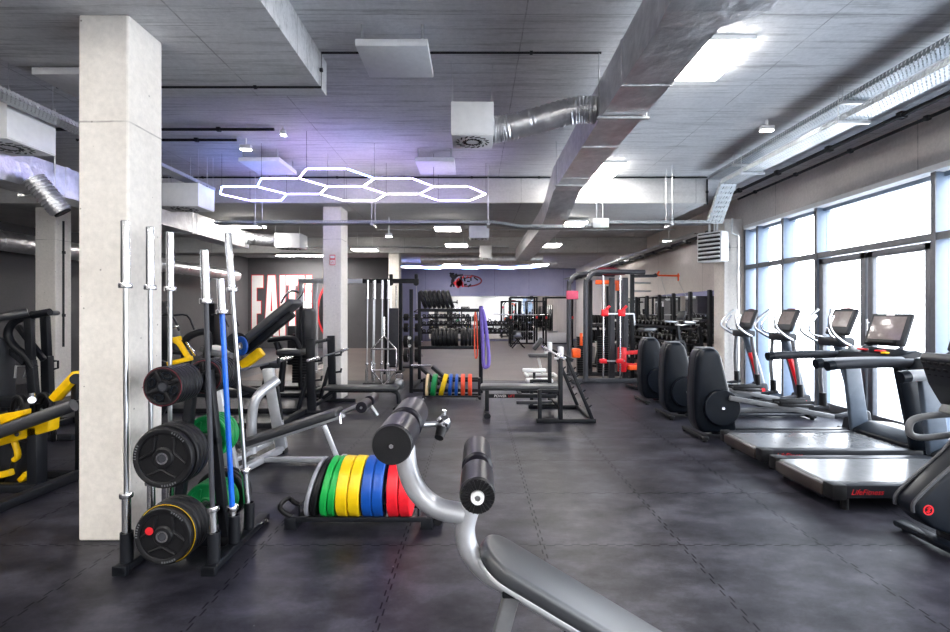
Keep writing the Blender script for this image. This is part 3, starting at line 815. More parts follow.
# ================================================================== weight plates
def bumper(name, label, cat, r, t, m, group=None, hub=.045):
    o = thing(name, label, cat, (0, 0, 0), 0, group)
    MB().lathe([(hub, -t / 2 * .7), (r * .45, -t / 2 * .7), (r * .5, -t / 2 * .78), (r * .86, -t / 2 * .78), (r * .89, -t / 2), (r - .008, -t / 2), (r, -t / 2 + .008),
                (r, t / 2 - .008), (r - .008, t / 2), (r * .89, t / 2), (r * .86, t / 2 * .78), (r * .5, t / 2 * .78), (r * .45, t / 2 * .7), (hub, t / 2 * .7)],
               (0, 0, 0), (1, 0, 0), 40, True).build('disc', MAT[m], o)
    MB().lathe([(.026, -t / 2 * .75), (hub + .004, -t / 2 * .75), (hub + .004, t / 2 * .75), (.026, t / 2 * .75)], (0, 0, 0), (1, 0, 0), 24, True).build('hub', MAT['steel'], o)
    return o
def gripplate(name, label, r, t, m='rubber', rim=None, hubm='steel', spokes=3, face=True, cat='weight plate', letters=False):
    """plate whose axis is local y, its face towards -y; three grips as openings between webs"""
    o = thing(name, label, cat, (0, 0, 0))
    b = MB()
    b.lathe([(r * .80, -t / 2 * .8), (r * .83, -t / 2), (r - .007, -t / 2), (r, -t / 2 + .007), (r, t / 2 - .007), (r - .007, t / 2), (r * .83, t / 2), (r * .80, t / 2 * .8)], (0, 0, 0), (0, 1, 0), 40, True)
    b.lathe([(.027, -t / 2), (r * .30, -t / 2), (r * .36, -t / 2 * .5), (r * .36, t / 2 * .5), (r * .30, t / 2), (.027, t / 2)], (0, 0, 0), (0, 1, 0), 28, True)
    b.lathe([(r * .34, -t * .14), (r * .82, -t * .14), (r * .82, t * .14), (r * .34, t * .14)], (0, 0, 0), (0, 1, 0), 32, True)
    b.build('disc', MAT[m], o)
    for k in range(spokes):
        sp = MB()
        a = 2 * PI * k / spokes + .45
        if spokes == 3:      # curved raised grips
            pts = []
            for j in range(7):
                aa = a + (j - 3) * .22; q = r * (.40 + .36 * abs(j - 3) / 3 * abs(j - 3) / 3)
                pts.append((q * math.cos(aa), -t * .22, q * math.sin(aa)))
            sp.tube(pts, t * .26, 8, 3)
        else:
            c = Vector((math.cos(a), 0, math.sin(a)))
            sp.bar(c * r * .3, c * r * .84, t * .8, r * .30, .006, (0, 1, 0))
        sp.build('grip', MAT[m], o)
    if spokes == 4:
        for k in range(4):
            rc = MB()
            a = 2 * PI * (k + .5) / 4 + .45
            c = Vector((math.cos(a), 0, math.sin(a))) * r * .58; u = Vector((-math.sin(a), 0, math.cos(a)))
            pts = [c + u * r * .22 * math.cos(w) + c.normalized() * r * .15 * math.sin(w) - Vector((0, t * .42, 0)) for w in [2 * PI * i / 12 for i in range(12)]]
            rc.tube(pts, .006, 6, 0, True).build('grip_lip', MAT['blackgloss'], o)
    MB().lathe([(.0255, -t / 2 - .003), (.036, -t / 2 - .003), (.036, t / 2 + .003), (.0255, t / 2 + .003)], (0, 0, 0), (0, 1, 0), 24, True).build('hub', MAT[hubm], o)
    if rim:
        MB().lathe([(r - .0095, -t / 2 - .0006), (r - .0065, -t / 2 - .0006), (r - .0065, -t / 2 + .001), (r - .0095, -t / 2 + .001)], (0, 0, 0), (0, 1, 0), 40, True).build('rim_stripe', MAT[rim], o)
    if letters:
        q = MB()
        for base in (PI * .93, -PI * .42, PI * .3):
            for j in range(6):
                a = base + (j - 2.5) * .1
                q.boxm(Matrix.Translation((r * .905 * math.cos(a), -t / 2 - .0005, r * .905 * math.sin(a))) @ Euler((0, -a, 0)).to_matrix().to_4x4(), (.012, .002, .007))
        q.build('raised_mark', MAT['grey'], o)
    return o

# ================================================================== vertical barbell and plate tree (front left)
RX, RY = -1.885, 3.36
rk = thing('plate_tree', 'black plate tree with barbell holders standing right in front of the concrete column', 'weight rack', (RX, RY, 0))
MB().box((-.275, 0, .035), (.075, .80, .05), .006).box((-.275, -.385, .03), (.085, .03, .06), .004).build('base_rail', MAT['black'], rk)
MB().box((.265, 0, .035), (.075, .80, .05), .006).box((.265, -.385, .03), (.085, .03, .06), .004).build('base_rail', MAT['black'], rk)
MB().box((0, 0, .04), (.5, .07, .06), .005).build('crossbeam', MAT['black'], rk)
for s in (-1, 1):
    MB().bar((s * .17, 0, .05), (s * .05, 0, 1.2), .055, .06, .006, (0, 1, 0)).build('upright', MAT['black'], rk)
for z, w in ((.25, .34), (.72, .26), (1.15, .16)):
    MB().box((0, 0, z), (w, .06, .05), .004).build('crosspiece', MAT['black'], rk)
PZ = (.25, .72, 1.15)
for z in PZ:
    MB().cyl((0, -.416, z), (0, .40, z), .0245, 20).build('peg', MAT['darkgrey'], rk)
HOLD = [(-.275, -.33), (-.275, -.10), (-.275, .10), (.265, -.33), (.265, -.08), (.265, .14)]
for hx, hy in HOLD:
    MB().lathe([(.030, .06), (.036, .06), (.036, .24), (.030, .24)], (hx, hy, 0), (0, 0, 1), 20, True).box((hx, hy, .056), (.06, .06, .01)).build('bar_holder', MAT['black'], rk)
for y in (.28, .34):
    MB().cyl((.302, y, .035), (.31, y, .035), .012, 8).build('bolt', MAT['chrome'], rk)

pl_front = gripplate('weight_plate', 'black plate with a red round emblem and chrome hub, frontmost on the lowest peg', .172, .036, 'rubber', None, 'chrome', 3, letters=True)
pl_front.location = (RX, RY - .40, PZ[0])
MB().cyl((-.075, -.0195, .035), (-.075, -.023, .035), .024, 20).build('red_emblem', MAT['redprint'], pl_front)
p = gripplate('weight_plate', 'black plate with a yellow rim stripe behind the red-emblem plate on the lowest peg', .186, .036, 'rubber', 'yellow', 'chrome', 3)
p.location = (RX, RY - .362, PZ[0])
pb = gripplate('weight_plate', 'plain black plate directly behind the yellow-rimmed one on the lowest peg', .186, .036, 'rubber', None, 'steel', 3)
pb.location = (RX, RY - .322, PZ[0])
for i in range(2):
    dup(pb, (RX, RY - .282 + .04 * -0 - 0 + .04 * i - .0, PZ[0]), (0, .4 * i, 0), 'plain black plate on the lowest front peg, %s behind the yellow-rimmed one' % NTH[i + 1])
mf = gripplate('weight_plate', 'black three-grip plate with raised lettering, frontmost on the middle peg', .182, .038, 'rubber', None, 'chrome', 3, letters=True)
mf.location = (RX, RY - .40, PZ[1])
m2 = gripplate('weight_plate', 'slightly larger black plate second from the front on the middle peg', .194, .038, 'rubber', None, 'steel', 3)
m2.location = (RX, RY - .355, PZ[1])
for i in range(2):
    dup(m2, (RX, RY - .312 + .042 * i, PZ[1]), (0, .5 * i, 0), 'large black plate on the middle front peg of the plate tree, %s from the front' % NTH[i + 2])
tp = gripplate('weight_plate', 'small black four-grip plate with a dark red rim, frontmost on the top peg', .122, .030, 'rubber', 'brownred', 'black', 4)
tp.location = (RX, RY - .40, PZ[2])
t2 = gripplate('weight_plate', 'small black plate just behind the red-rimmed front one on the top peg', .120, .030, 'rubber', None, 'black', 4)
t2.location = (RX, RY - .367, PZ[2])
for i in range(5):
    dup(t2, (RX, RY - .334 + .033 * i, PZ[2]), (0, .3 * i, 0), 'small black plate on the top front peg, %s from the front' % NTH[i + 2])
tb = dup(tp, (RX, RY + .055, PZ[2]), (0, .3, 0), 'small red-rimmed black plate just behind the post on the top peg')
for i in range(7):
    dup(t2, (RX, RY + .09 + .034 * i, PZ[2]), (0, .3 * i, 0), 'small black plate behind the post on the top peg, %s after the red-rimmed one' % NTH[i])
gp = gripplate('weight_plate', 'green plate nearest the post on the rear middle peg', .155, .028, 'dgreen', None, 'steel', 3)
gp.location = (RX, RY + .07, PZ[1])
for i in range(4):
    dup(gp, (RX, RY + .07 + .036 * (i + 1), PZ[1]), (0, .5 * i, 0), 'green plate on the rear middle peg, %s from the post' % NTH[i + 1])
gl = dup(gp, (RX, RY + .07, PZ[0]), None, 'green plate nearest the post on the rear lowest peg')
for i in range(4):
    dup(gp, (RX, RY + .07 + .036 * (i + 1), PZ[0]), (0, .5 * i, 0), 'green plate on the rear lowest peg, %s from the post' % NTH[i + 1])
for i in range(3):
    dup(pb, (RX, RY + .26 + .04 * i, PZ[0]), (0, .5 * i, 0), 'black plate behind the green ones on the rear lowest peg, %s of three' % NTH[i])

def barbell(label, L=2.2, sl=.415, shaft='steel', r=.014, sr=.025, name='barbell'):
    """standing bar, its lower end at the origin, along z"""
    t = thing(name, label, 'barbell', (0, 0, 0))
    MB().cyl((0, 0, sl - .01), (0, 0, L - sl + .01), r, 14).build('shaft', MAT[shaft], t)
    for z0, z1, zc in ((0, sl, sl - .012), (L - sl, L, L - sl + .012)):
        MB().lathe([(0.001, z0), (sr - .004, z0), (sr, z0 + .005), (sr, z1 - .005), (sr - .004, z1), (.001, z1)], (0, 0, 0), (0, 0, 1), 20).build('sleeve', MAT['chrome'], t)
        MB().lathe([(.012, zc - .016), (.036, zc - .016), (.038, zc - .010), (.038, zc + .010), (.036, zc + .016), (.012, zc + .016)], (0, 0, 0), (0, 0, 1), 20, True).build('collar', MAT['chrome'], t)
    return t
def stand(t, foot, top):
    f = Vector(foot); d = Vector(top) - f
    t.location = f; t.rotation_mode = 'QUATERNION'; t.rotation_quaternion = Vector((0, 0, 1)).rotation_difference(d)
    t.rotation_mode = 'XYZ'; t.rotation_euler = Vector((0, 0, 1)).rotation_difference(d).to_euler()
    return t
b0 = barbell('chromed barbell frontmost on the left rail of the plate tree, against the column', 2.10)
stand(b0, (RX - .275, RY - .33, .066), (RX - .285, RY - .33, 2.2))
for (hx, hy), ex, ey, nm in ((HOLD[1], -.01, 0, 'chromed barbell standing second on the left rail of the plate tree'), (HOLD[2], .0, 0, 'chromed barbell at the column edge, third on the left rail of the plate tree')):
    q = dup(b0, None, None, nm); stand(q, (RX + hx, RY + hy, .066), (RX + hx + ex, RY + hy + ey, 2.2))
b1 = barbell('short bar with dark shaft and bright sleeves, frontmost on the right rail', 1.92, .33, 'darkgrey', .015)
stand(b1, (RX + .265, RY - .33, .066), (RX + .205, RY - .33, 2.0))
b2 = barbell('barbell with a blue shaft on the right rail of the plate tree', 1.76, .235, 'blue', .017)
stand(b2, (RX + .265, RY - .08, .066), (RX + .185, RY - .1, 1.8))
b3 = dup(b0, None, None, 'long chromed barbell leaning at the rear of the right rail of the plate tree'); stand(b3, (RX + .265, RY + .14, .066), (RX + .12, RY + .12, 2.2))

# ================================================================== coloured bumper rack on the floor
BR = Vector((-.865, 3.74, 0))
rk = thing('bumper_rack', 'low black toaster rack holding the large coloured bumper plates', 'weight rack', BR)
for s, nm in ((-1, 'foot'), (1, 'foot')):
    MB().box((s * .50, 0, .05), (.085, .30, .075), .006).box((s * .50, 0, .01), (.09, .28, .02)).build('foot', MAT['black'], rk)
for y in (-.13, .13):
    MB().box((0, y, .075), (1.0, .035, .035), .004).build('rail', MAT['black'], rk)
for x in (-.44, -.275, -.185, -.005, .185, .44):
    MB().tube([(x, -.12, .08), (x, -.12, .17), (x, .12, .17), (x, .12, .08)], .007, 8).build('divider', MAT['black'], rk)
MB().tube([(-.50, -.1, .08), (-.56, -.1, .11), (-.60, -.08, .15), (-.60, .08, .15), (-.56, .1, .11), (-.50, .1, .08)], .018, 10, 3).build('handle', MAT['rubber'], rk)
wl = MB()
for y in (-.08, .08):
    wl.cyl((.58, y - .018, .045), (.58, y + .018, .045), .035, 20)
wl.cyl((.58, -.1, .045), (.58, .1, .045), .010, 10).bar((.54, 0, .06), (.58, 0, .045), .04, .02)
wl.build('wheel', MAT['rubber'], rk)
def lean(o, x, deg, r, t):
    a = math.radians(deg)
    o.location = (BR.x + x, BR.y, .094 + math.sqrt(r * r - .13 ** 2) * math.cos(a) + t / 2 * abs(math.sin(a)))
    o.rotation_euler = (0, a, 0)
    return o
for m, nm, items in (('pgrey', 'grey', ((-.345, 14),)), ('pgreen', 'green', ((-.232, 9), (-.176, 9))), ('pyellow', 'yellow', ((-.108, 4), (-.020, 4))),
                     ('pblue', 'blue', ((.072, 2), (.150, 2))), ('pred', 'red', ((.258, 0.5), (.345, .5)))):
    th = {'pgrey': .030, 'pgreen': .050, 'pyellow': .082, 'pblue': .074, 'pred': .080}[m]
    o = bumper('bumper_plate', '%s %s bumper plate in the low floor rack, the left one of its pair' % ('leaning' if nm in ('grey', 'green') else 'upright', nm), 'weight plate', .223, th, m)
    lean(o, items[0][0], items[0][1], .223, th)
    if len(items) < 2:
        o['label'] = 'leaning grey bumper plate at the left end of the low floor rack'
        o = bumper('bumper_plate', 'black bumper plate leaning between the grey and green ones in the low floor rack', 'weight plate', .223, .04, 'rubber')
        lean(o, -.298, 13, .223, .04)
        continue
    q = dup(o, None, None, '%s %s bumper plate in the low floor rack, the right one of its pair' % ('leaning' if nm in ('grey', 'green') else 'upright', nm))
    lean(q, items[1][0], items[1][1], .223, th)

# ================================================================== silver decline bench in the foreground
BY = 1.62
bn = thing('decline_bench', 'silver tube decline sit-up bench with black foam rollers, closest to the viewer', 'bench', (.35, BY, 0))
O = Vector((.35, BY, 0))
def k2(px, py, Y=BY):
    return at(px, py, Y) - O
MB().tube([k2(404, 440), k2(408, 470), k2(419, 493), k2(438, 508), k2(464, 514)], .034, 18, 8).build('foot_tube', MAT['silver'], bn)
top = lambda x: .687 - .6 * (x - .3)
axd = Vector((1, 0, -.6)).normalized(); nrm = Vector((.6, 0, 1)).normalized()
def onpad(x, up=0.0, y=0.0):
    return Vector((x - .35, y, top(x))) + nrm * up
MB().tube([k2(477, 487), k2(470, 508), k2(465, 530), k2(471, 553), k2(490, 574), onpad(.19, -.085), onpad(.32, -.088), onpad(1.15, -.088)], .033, 18, 8).build('main_tube', MAT['silver'], bn)
# pad: rounded outline, thick, lying on the slope
pd = MB(); L0, L1, w = .03, 1.16, .122
ol = []
for k in range(13):
    a = PI / 2 + PI * k / 12
    ol.append((.10 + .10 * math.cos(a), w * math.sin(a) * (1 if True else 0)))
ol += [(L1, -w), (L1, w)]
base = onpad(L0)
mx = Matrix((axd, Vector((0, 1, 0)), nrm)).transposed().to_4x4(); mx.translation = base
pd.prism([(a, b) for a, b in ol], -.052, 0, 'XY', .018, mx, 4)
pd.build('pad', MAT['vinyl'], bn)
MB().prism([(a * .985 + .006, b * .93) for a, b in ol], -.066, -.050, 'XY', .004, mx).build('pad_board', MAT['silver'], bn)
lg = onpad(.165, -.07); ft = Vector((-.06 - .35, 0, .02))
MB().bar(lg, ft, .048, .05, .006).build('front_leg', MAT['grey'], bn)
MB().box(onpad(.165, -.088), (.07, .06, .05), .006).build('leg_bracket', MAT['black'], bn)
MB().box(ft, (.06, .55, .04), .008).build('foot_bar', MAT['steel'], bn)
MB().bar(onpad(1.1, -.09), (1.0, 0, .02), .05, .05, .006).box((1.0, 0, .02), (.06, .55, .04), .008).build('rear_leg', MAT['silver'], bn)
MB().bar(ft, (1.0, 0, .03), .05, .04, .006).build('base_beam', MAT['silver'], bn)
def roller(name, cx, cz, r, y0, y1, gap, cap, capm):
    for a, b, c in ((y0, -gap, 1), (gap, y1, 0)):
        pr = [(.013, a), (r - .008, a), (r, a + .008), (r, b - .008), (r - .008, b), (.013, b)]
        q = MB().lathe(pr, (cx, 0, cz), (0, 1, 0), 36, True).build(name, MAT['foam'], bn)
        if c:
            MB().lathe([(.001, a - .006), (r * .94, a - .006), (r * .98, a + .002), (r * .98, a + .02), (.001, a + .02)], (cx, 0, cz), (0, 1, 0), 36).build('end_cap', MAT[capm], q)
            if cap == 'ribs':
                rb = MB()
                for k in range(24):
                    an = 2 * PI * k / 24
                    rb.boxm(Matrix.Translation((cx + r * .66 * math.cos(an), a - .009, cz + r * .66 * math.sin(an))) @ Euler((0, -an, 0)).to_matrix().to_4x4(), (r * .5, .008, r * .075))
                rb.build('cap_rib', MAT['rubber'], q)
                MB().lathe([(r * .16, a - .02), (r * .36, a - .02), (r * .38, a - .006), (r * .16, a - .006)], (cx, 0, cz), (0, 1, 0), 24, True).build('washer', MAT['boxwhite'], q)
                MB().cyl((cx, a - .018, cz), (cx, a, cz), r * .13, 6).build('bolt', MAT['steel'], q)
            else:
                MB().cyl((cx, a - .016, cz), (cx, a, cz), r * .12, 6).build('bolt', MAT['chrome'], q)
    MB().cyl((cx, y0 - .005, cz), (cx, y1 + .01, cz), .014, 14).build('axle', MAT['steel'], bn)
zz = lambda py, Y: EYE - (py - CY) * Y / F
xx = lambda px, Y: (px - CX) * Y / F
Y0 = 1.40
roller('foam_roller', xx(477.5, Y0) - .35, zz(496, Y0), .052, Y0 - BY, .27, .032, 'ribs', 'rubber')
roller('foam_roller', xx(392, Y0) - .35, zz(445, Y0), .059, Y0 - BY, .24, .030, 'plain', 'rubber')
hh = Vector((xx(443, 1.93), 1.93, zz(424, 1.93))) - O
MB().tube([Vector((xx(398, 1.9) - .35, .25, zz(424, 1.9))), hh + Vector((-.03, 0, 0))], .012, 12).build('adjuster_rod', MAT['steel'], bn)
MB().lathe([(.012, -.03), (.026, -.024), (.031, 0), (.027, .022), (.016, .035)], hh, (.2, -.5, .85), 20).tube([hh, hh + Vector((.004, 0, .055))], .010, 10).build('adjuster_knob', MAT['chrome'], bn)
MB().tube([hh, hh + Vector((-.012, -.05, -.042))], .022, 14, 0, False, .018).build('knob_grip', MAT['rubber'], bn)
# ================================================================== treadmills
def treadmill(label, rear):
    t = thing('treadmill', label, 'treadmill', rear)
    for s in (-1, 1):
        MB().ext((.03, s * .32, .10), (1.62, s * .425, .205), .012).build('side_rail', MAT['charcoal'], t)
        MB().ext((-.02, s * .31, .085), (.10, s * .432, .212), .015).build('rail_end_cap', MAT['rubber'], t)
        for x in (.12, 1.7):
            MB().cyl((x, s * .37, 0), (x, s * .37, .09), .03, 12).build('levelling_foot', MAT['rubber'], t)
    MB().ext((.0, -.31, .06), (1.7, .31, .17), .01).build('deck', MAT['black'], t)
    MB().tube([(.04, -.31, .155), (.04, .31, .155)], .045, 16).ext((.04, -.31, .17), (1.62, .31, .2)).build('belt', MAT['belt'], t)
    MB().ext((-.03, -.31, .09), (.02, .31, .185), .012).build('rear_trim', MAT['taupe'], t)
    MB().prism([(1.5, .06), (2.08, .06), (2.12, .18), (2.02, .30), (1.72, .33), (1.52, .24)], -.40, .40, 'XZ', .025).build('motor_hood', MAT['blackgloss'], t)
    for s in (-1, 1):
        MB().prism([(1.52, .2), (1.73, .2), (1.60, 1.10), (1.41, 1.10)] if s > 0 else [(1.50, .2), (1.74, .2), (1.55, 1.10), (1.32, 1.10)], s * .41 - .03, s * .41 + .03, 'XZ', .018).build('upright', MAT['bluegrey' if s > 0 else 'blackgloss'], t)  # blue-grey puts the light on the far upright into its colour
        MB().tube([(.56, s * .41, 1.075), (.62, s * .41, 1.085), (1.0, s * .41, 1.10), (1.42, s * .40, 1.10)], .047, 14, 4).build('handrail', MAT['railgrey' if s < 0 else 'charcoal'], t)
        MB().tube([(.535, s * .41, 1.073), (.60, s * .41, 1.083)], .05, 14).build('handrail_cap', MAT['blackgloss'], t)
    MB().prism([(1.28, 1.03), (1.62, 1.05), (1.72, 1.16), (1.58, 1.21), (1.36, 1.15)], -.40, .40, 'XZ', .02).build('dash', MAT['blackgloss'], t)
    bt = MB()
    bt.box((1.40, -.22, 1.172), (.05, .06, .02), .004).build('yellow_button', MAT['yellow'], t)
    for y in (-.12, .12):
        MB().box((1.43, y, 1.185), (.06, .09, .02), .004).build('red_button', MAT['red'], t)
    MB().tube([(1.46, -.2, 1.16), (1.60, -.2, 1.24), (1.60, .2, 1.24), (1.46, .2, 1.16)], .018, 10, 3).build('console_arm', MAT['darkgrey'], t)
    mx = Matrix.Translation((1.62, 0, 1.405)) @ Euler((0, math.radians(20), math.radians(8))).to_matrix().to_4x4()
    cs = MB(); cs.boxm(mx, (.055, .46, .37), .024, 3); cs.build('console', MAT['charcoal'], t)
    sc = MB(); sc.boxm(mx @ Matrix.Translation((-.0285, 0, .012)), (.004, .37, .265), .001); sc.build('screen', MAT['screen'], t)
    tr = MB(); tr.boxm(mx @ Matrix.Translation((-.04, 0, -.15)), (.05, .30, .05), .015); tr.build('console_tray', MAT['rubber'], t)
    lo = MB(); lo.boxm(mx @ Matrix.Translation((-.029, 0, .162)), (.004, .09, .014), 0); lo.build('maker_mark', MAT['whiteprint'], t)
    text_mesh('side_lettering', 'LifeFitness', .062, MAT['red'], t, Matrix.Translation((.13, -.4262, .15)) @ Euler((PI / 2, 0, 0)).to_matrix().to_4x4(), .0008, 'LEFT', .35)
    for s in (-1, 1):
        MB().cyl((1.55, s * .445, .93), (1.55, s * .4395, .93), .035, 20).build('round_emblem', MAT['red'], t)
    return t
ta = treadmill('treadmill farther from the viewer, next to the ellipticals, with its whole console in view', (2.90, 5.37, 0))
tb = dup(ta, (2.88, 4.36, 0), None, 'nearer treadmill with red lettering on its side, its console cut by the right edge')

# ================================================================== ellipticals
def elliptical(label, loc):
    t = thing('elliptical_trainer', label, 'elliptical', loc)
    prof = [(.13, .07), (.06, .2), (.045, .50), (.055, .80), (.08, 1.05), (.14, 1.135), (.31, 1.14), (.37, 1.08), (.43, .85), (.50, .55), (.56, .30), (.58, .07)]
    MB().prism(prof, -.15, .15, 'XZ', .055, None, 4).build('drive_housing', MAT['blackgloss'], t)
    MB().prism([(a - .005 if i < 5 else a * .5 + .03, b * .985 + .01) for i, (a, b) in enumerate(prof)], -.085, .085, 'XZ', .03).build('rear_spine', MAT['charcoal'], t)
    cp = MB(); cp.box((.22, 0, 1.135), (.2, .16, .03), .012); cp.build('top_cap', MAT['grey'], t)
    for s in (-1, 1):
        MB().lathe([(.001, 0), (.20, 0), (.225, .012), (.225, .045), (.215, .055), (.001, .055)], (.36, s * .155, .40), (0, s, 0), 36).build('crank_disc', MAT['blackgloss'], t)
        MB().cyl((.36, s * .205, .40), (.36, s * .222, .40), .02, 12).build('hub_cap', MAT['chrome'], t)
    bs = MB().bar((.3, 0, .07), (2.25, 0, .07), .09, .07, .01).bar((.35, -.17, .05), (2.2, -.17, .05), .04, .035, .006).bar((.35, .17, .05), (2.2, .17, .05), .04, .035, .006)
    bs.build('base_rail', MAT['charcoal'], t)
    MB().box((.10, 0, .045), (.09, .62, .05), .015).cyl((.10, -.28, 0), (.10, -.28, .05), .03).cyl((.10, .28, 0), (.10, .28, .05), .03).build('rear_foot', MAT['rubber'], t)
    MB().box((2.2, 0, .045), (.10, .60, .05), .015).cyl((2.2, -.26, 0), (2.2, -.26, .05), .03).cyl((2.2, .26, 0), (2.2, .26, .05), .03).build('front_foot', MAT['rubber'], t)
    MB().prism([(2.05, .08), (2.34, .08), (2.30, .34), (2.12, .36)], -.10, .10, 'XZ', .03).build('front_shroud', MAT['charcoal'], t)
    MB().tube([(2.22, 0, .25), (2.14, 0, .6), (2.02, 0, 1.0), (1.94, 0, 1.22)], .085, 14, 5, False, .06).build('mast', MAT['bluegrey'], t)
    MB().tube([(2.15, -.052, .42), (2.08, -.05, .66), (2.01, -.046, .88)], .036, 10, 4).build('red_mast_stripe', MAT['red'], t)
    MB().cyl((2.21, -.103, .22), (2.21, -.098, .22), .04, 20).build('round_emblem', MAT['red'], t)
    MB().box((1.92, 0, 1.22), (.22, .40, .12), .035).build('console_base', MAT['charcoal'], t)
    mx = Matrix.Translation((2.0, 0, 1.47)) @ Euler((0, math.radians(22), 0)).to_matrix().to_4x4()
    MB().boxm(mx, (.06, .40, .36), .03, 3).bar((1.95, 0, 1.24), (2.0, 0, 1.38), .14, .06, .01).build('console', MAT['charcoal'], t)
    MB().boxm(mx @ Matrix.Translation((-.031, 0, .03)), (.004, .30, .21)).build('screen', MAT['screen'], t)
    MB().boxm(mx @ Matrix.Translation((0, 0, .182)), (.045, .16, .02), .006).build('red_top_trim', MAT['brownred'], t)
    for s in (-1, 1):
        y = s * .25; ph = .17 if s < 0 else -.16
        MB().bar((.36 + (.06 if s < 0 else -.08), y, .40 + ph * .8), (1.72, y * .95, .30), .05, .06, .012).build('pedal_arm', MAT['grey'], t)
        MB().box((1.22, y * .97, .40 + ph * .3), (.42, .15, .04), .012, (0, .06, 0)).ext((1.0, y * .97 - .08, .40 + ph * .3 + .02), (1.42, y * .97 - .065, .40 + ph * .3 + .06), .004).ext((1.0, y * .97 + .065, .40 + ph * .3 + .02), (1.42, y * .97 + .08, .40 + ph * .3 + .06), .004).build('pedal', MAT['rubber'], t)
        MB().bar((1.72, y * .95, .30), (1.98, y * .85, .34), .045, .05, .01).build('link', MAT['charcoal'], t)
        sw = -.12 * s
        MB().tube([(1.98 + sw * .5, s * .235, .38), (1.94 + sw * .3, s * .26, .75), (1.92, s * .25, 1.18)], .028, 12, 5).build('swing_arm', MAT['grey'], t)
        MB().tube([(1.985 + sw * .5, s * .235, .34), (1.975 + sw * .45, s * .237, .52)], .045, 12).build('swing_arm_boot', MAT['rubber'], t)
        MB().tube([(1.92, s * .25, 1.18), (1.80, s * .27, 1.24), (1.66, s * .29, 1.36), (1.68 + .05 * s, s * .285, 1.50), (1.78 + .1 * s, s * .26, 1.64)], .018, 10, 6).build('moving_handle', MAT['steel'], t)
        MB().tube([(1.88, s * .14, 1.26), (1.74, s * .17, 1.30), (1.70, s * .17, 1.40), (1.78, s * .15, 1.55)], .015, 10, 5).build('fixed_handle', MAT['chrome'], t)
    return t
e0 = elliptical('elliptical trainer nearest the viewer, beside the farther treadmill', (2.72, 6.32, 0))
dup(e0, (2.80, 7.55, 0), None, 'middle of the three elliptical trainers by the window')
dup(e0, (2.86, 8.75, 0), None, 'elliptical trainer farthest from the viewer, next to the pilaster')

# ================================================================== recumbent bike at the right edge
t = thing('recumbent_bike', 'black exercise bike with a red round emblem, cut off by the right edge', 'exercise bike', (3.07, 3.32, 0))
Q = lambda px, py, Y: (lambda v: (v.x - 3.0, v.z))(at(px, py, Y))
pr = [(-.17, .27), (-.16, .34), (-.02, .48), (.14, .62), (.30, .80), (.55, .86), (1.1, .80), (1.3, .5), (1.3, .10), (.25, .10), (.10, .11), (-.06, .17)]
MB().prism(pr, -.085, .085, 'XZ', .03, None, 4).build('rear_housing', MAT['blackgloss'], t)
tr = [(a, b) for a, b in pr[:5]]
for s in (-1, 1):
    MB().tube([(a - .002, s * .07, b + .002) for a, b in tr], .011, 10, 4).build('edge_trim', MAT['darkgrey'], t)
MB().lathe([(.026, 0), (.034, 0), (.034, .004), (.026, .004)], (0, 0, 0), (0, -1, 0), 28, True).bar((-.015, -.003, -.015), (.015, -.003, .015), .008, .004).bar((-.01, -.003, .007), (.005, -.003, .021), .008, .004).bar((-.005, -.003, -.02), (.01, -.003, -.005), .008, .004).build('round_emblem', MAT['red'], t).location = (-.085, -.0855, .293)
MB().box((.05, -.03, .05), (.10, .66, .05), .02).cyl((.09, -.34, .03), (.09, -.36, .03), .035, 14).cyl((.09, .27, 0), (.09, .27, .05), .03).build('rear_foot', MAT['blackgloss'], t)
MB().box((1.5, 0, .05), (.10, .6, .05), .02).bar((.1, 0, .08), (1.6, 0, .08), .12, .06, .01).build('front_foot', MAT['charcoal'], t)
MB().bar((.35, 0, .78), (.42, 0, .92), .1, .1, .01).build('seat_post', MAT['charcoal'], t)
MB().prism([(.25, .88), (.70, .90), (.72, .97), (.55, .985), (.30, .97)], -.22, .22, 'XZ', .02).build('seat', MAT['vinyl'], t)
bk = MB(); bk.prism([(.29, .93), (.20, 1.08), (.135, 1.27), (.16, 1.315), (.215, 1.29), (.30, 1.08), (.36, .95)], -.23, .23, 'XZ', .015); bk.build('backrest', MAT['charcoal'], t)
for k in range(7):
    sl = MB(); f = k / 6; x = .283 - .142 * f; z = .97 + .27 * f
    for j in range(9):
        y = -.19 + .0475 * j
        sl.box((x - .006, y, z), (.012, .030, .020), .003, (0, -.42, 0))
    sl.build('vent_row', MAT['ink'], t)
for s in (-1, 1):
    MB().tube([(.5, s * .25, .86), (.25, s * .27, .84), (.12, s * .27, .80), (.11, s * .27, .71), (.22, s * .27, .68), (.5, s * .25, .72)], .024, 12, 5).build('side_handle', MAT['grey'], t)
MB().tube([(1.25, 0, .5), (1.45, 0, 1.0), (1.45, 0, 1.25)], .06, 12, 3).build('mast', MAT['charcoal'], t)
MB().box((1.42, 0, 1.38), (.08, .46, .34), .03, (0, .3, 0)).build('console', MAT['charcoal'], t)
MB().lathe([(.001, -.19), (.04, -.19), (.04, .19), (.001, .19)], (1.0, 0, .42), (0, 1, 0), 16).bar((1.0, -.24, .42), (1.12, -.24, .30), .03, .03).bar((1.0, .24, .42), (.88, .24, .54), .03, .03).box((1.12, -.31, .30), (.12, .1, .03), .008).box((.88, .31, .54), (.12, .1, .03), .008).build('pedal_crank', MAT['steel'], t)
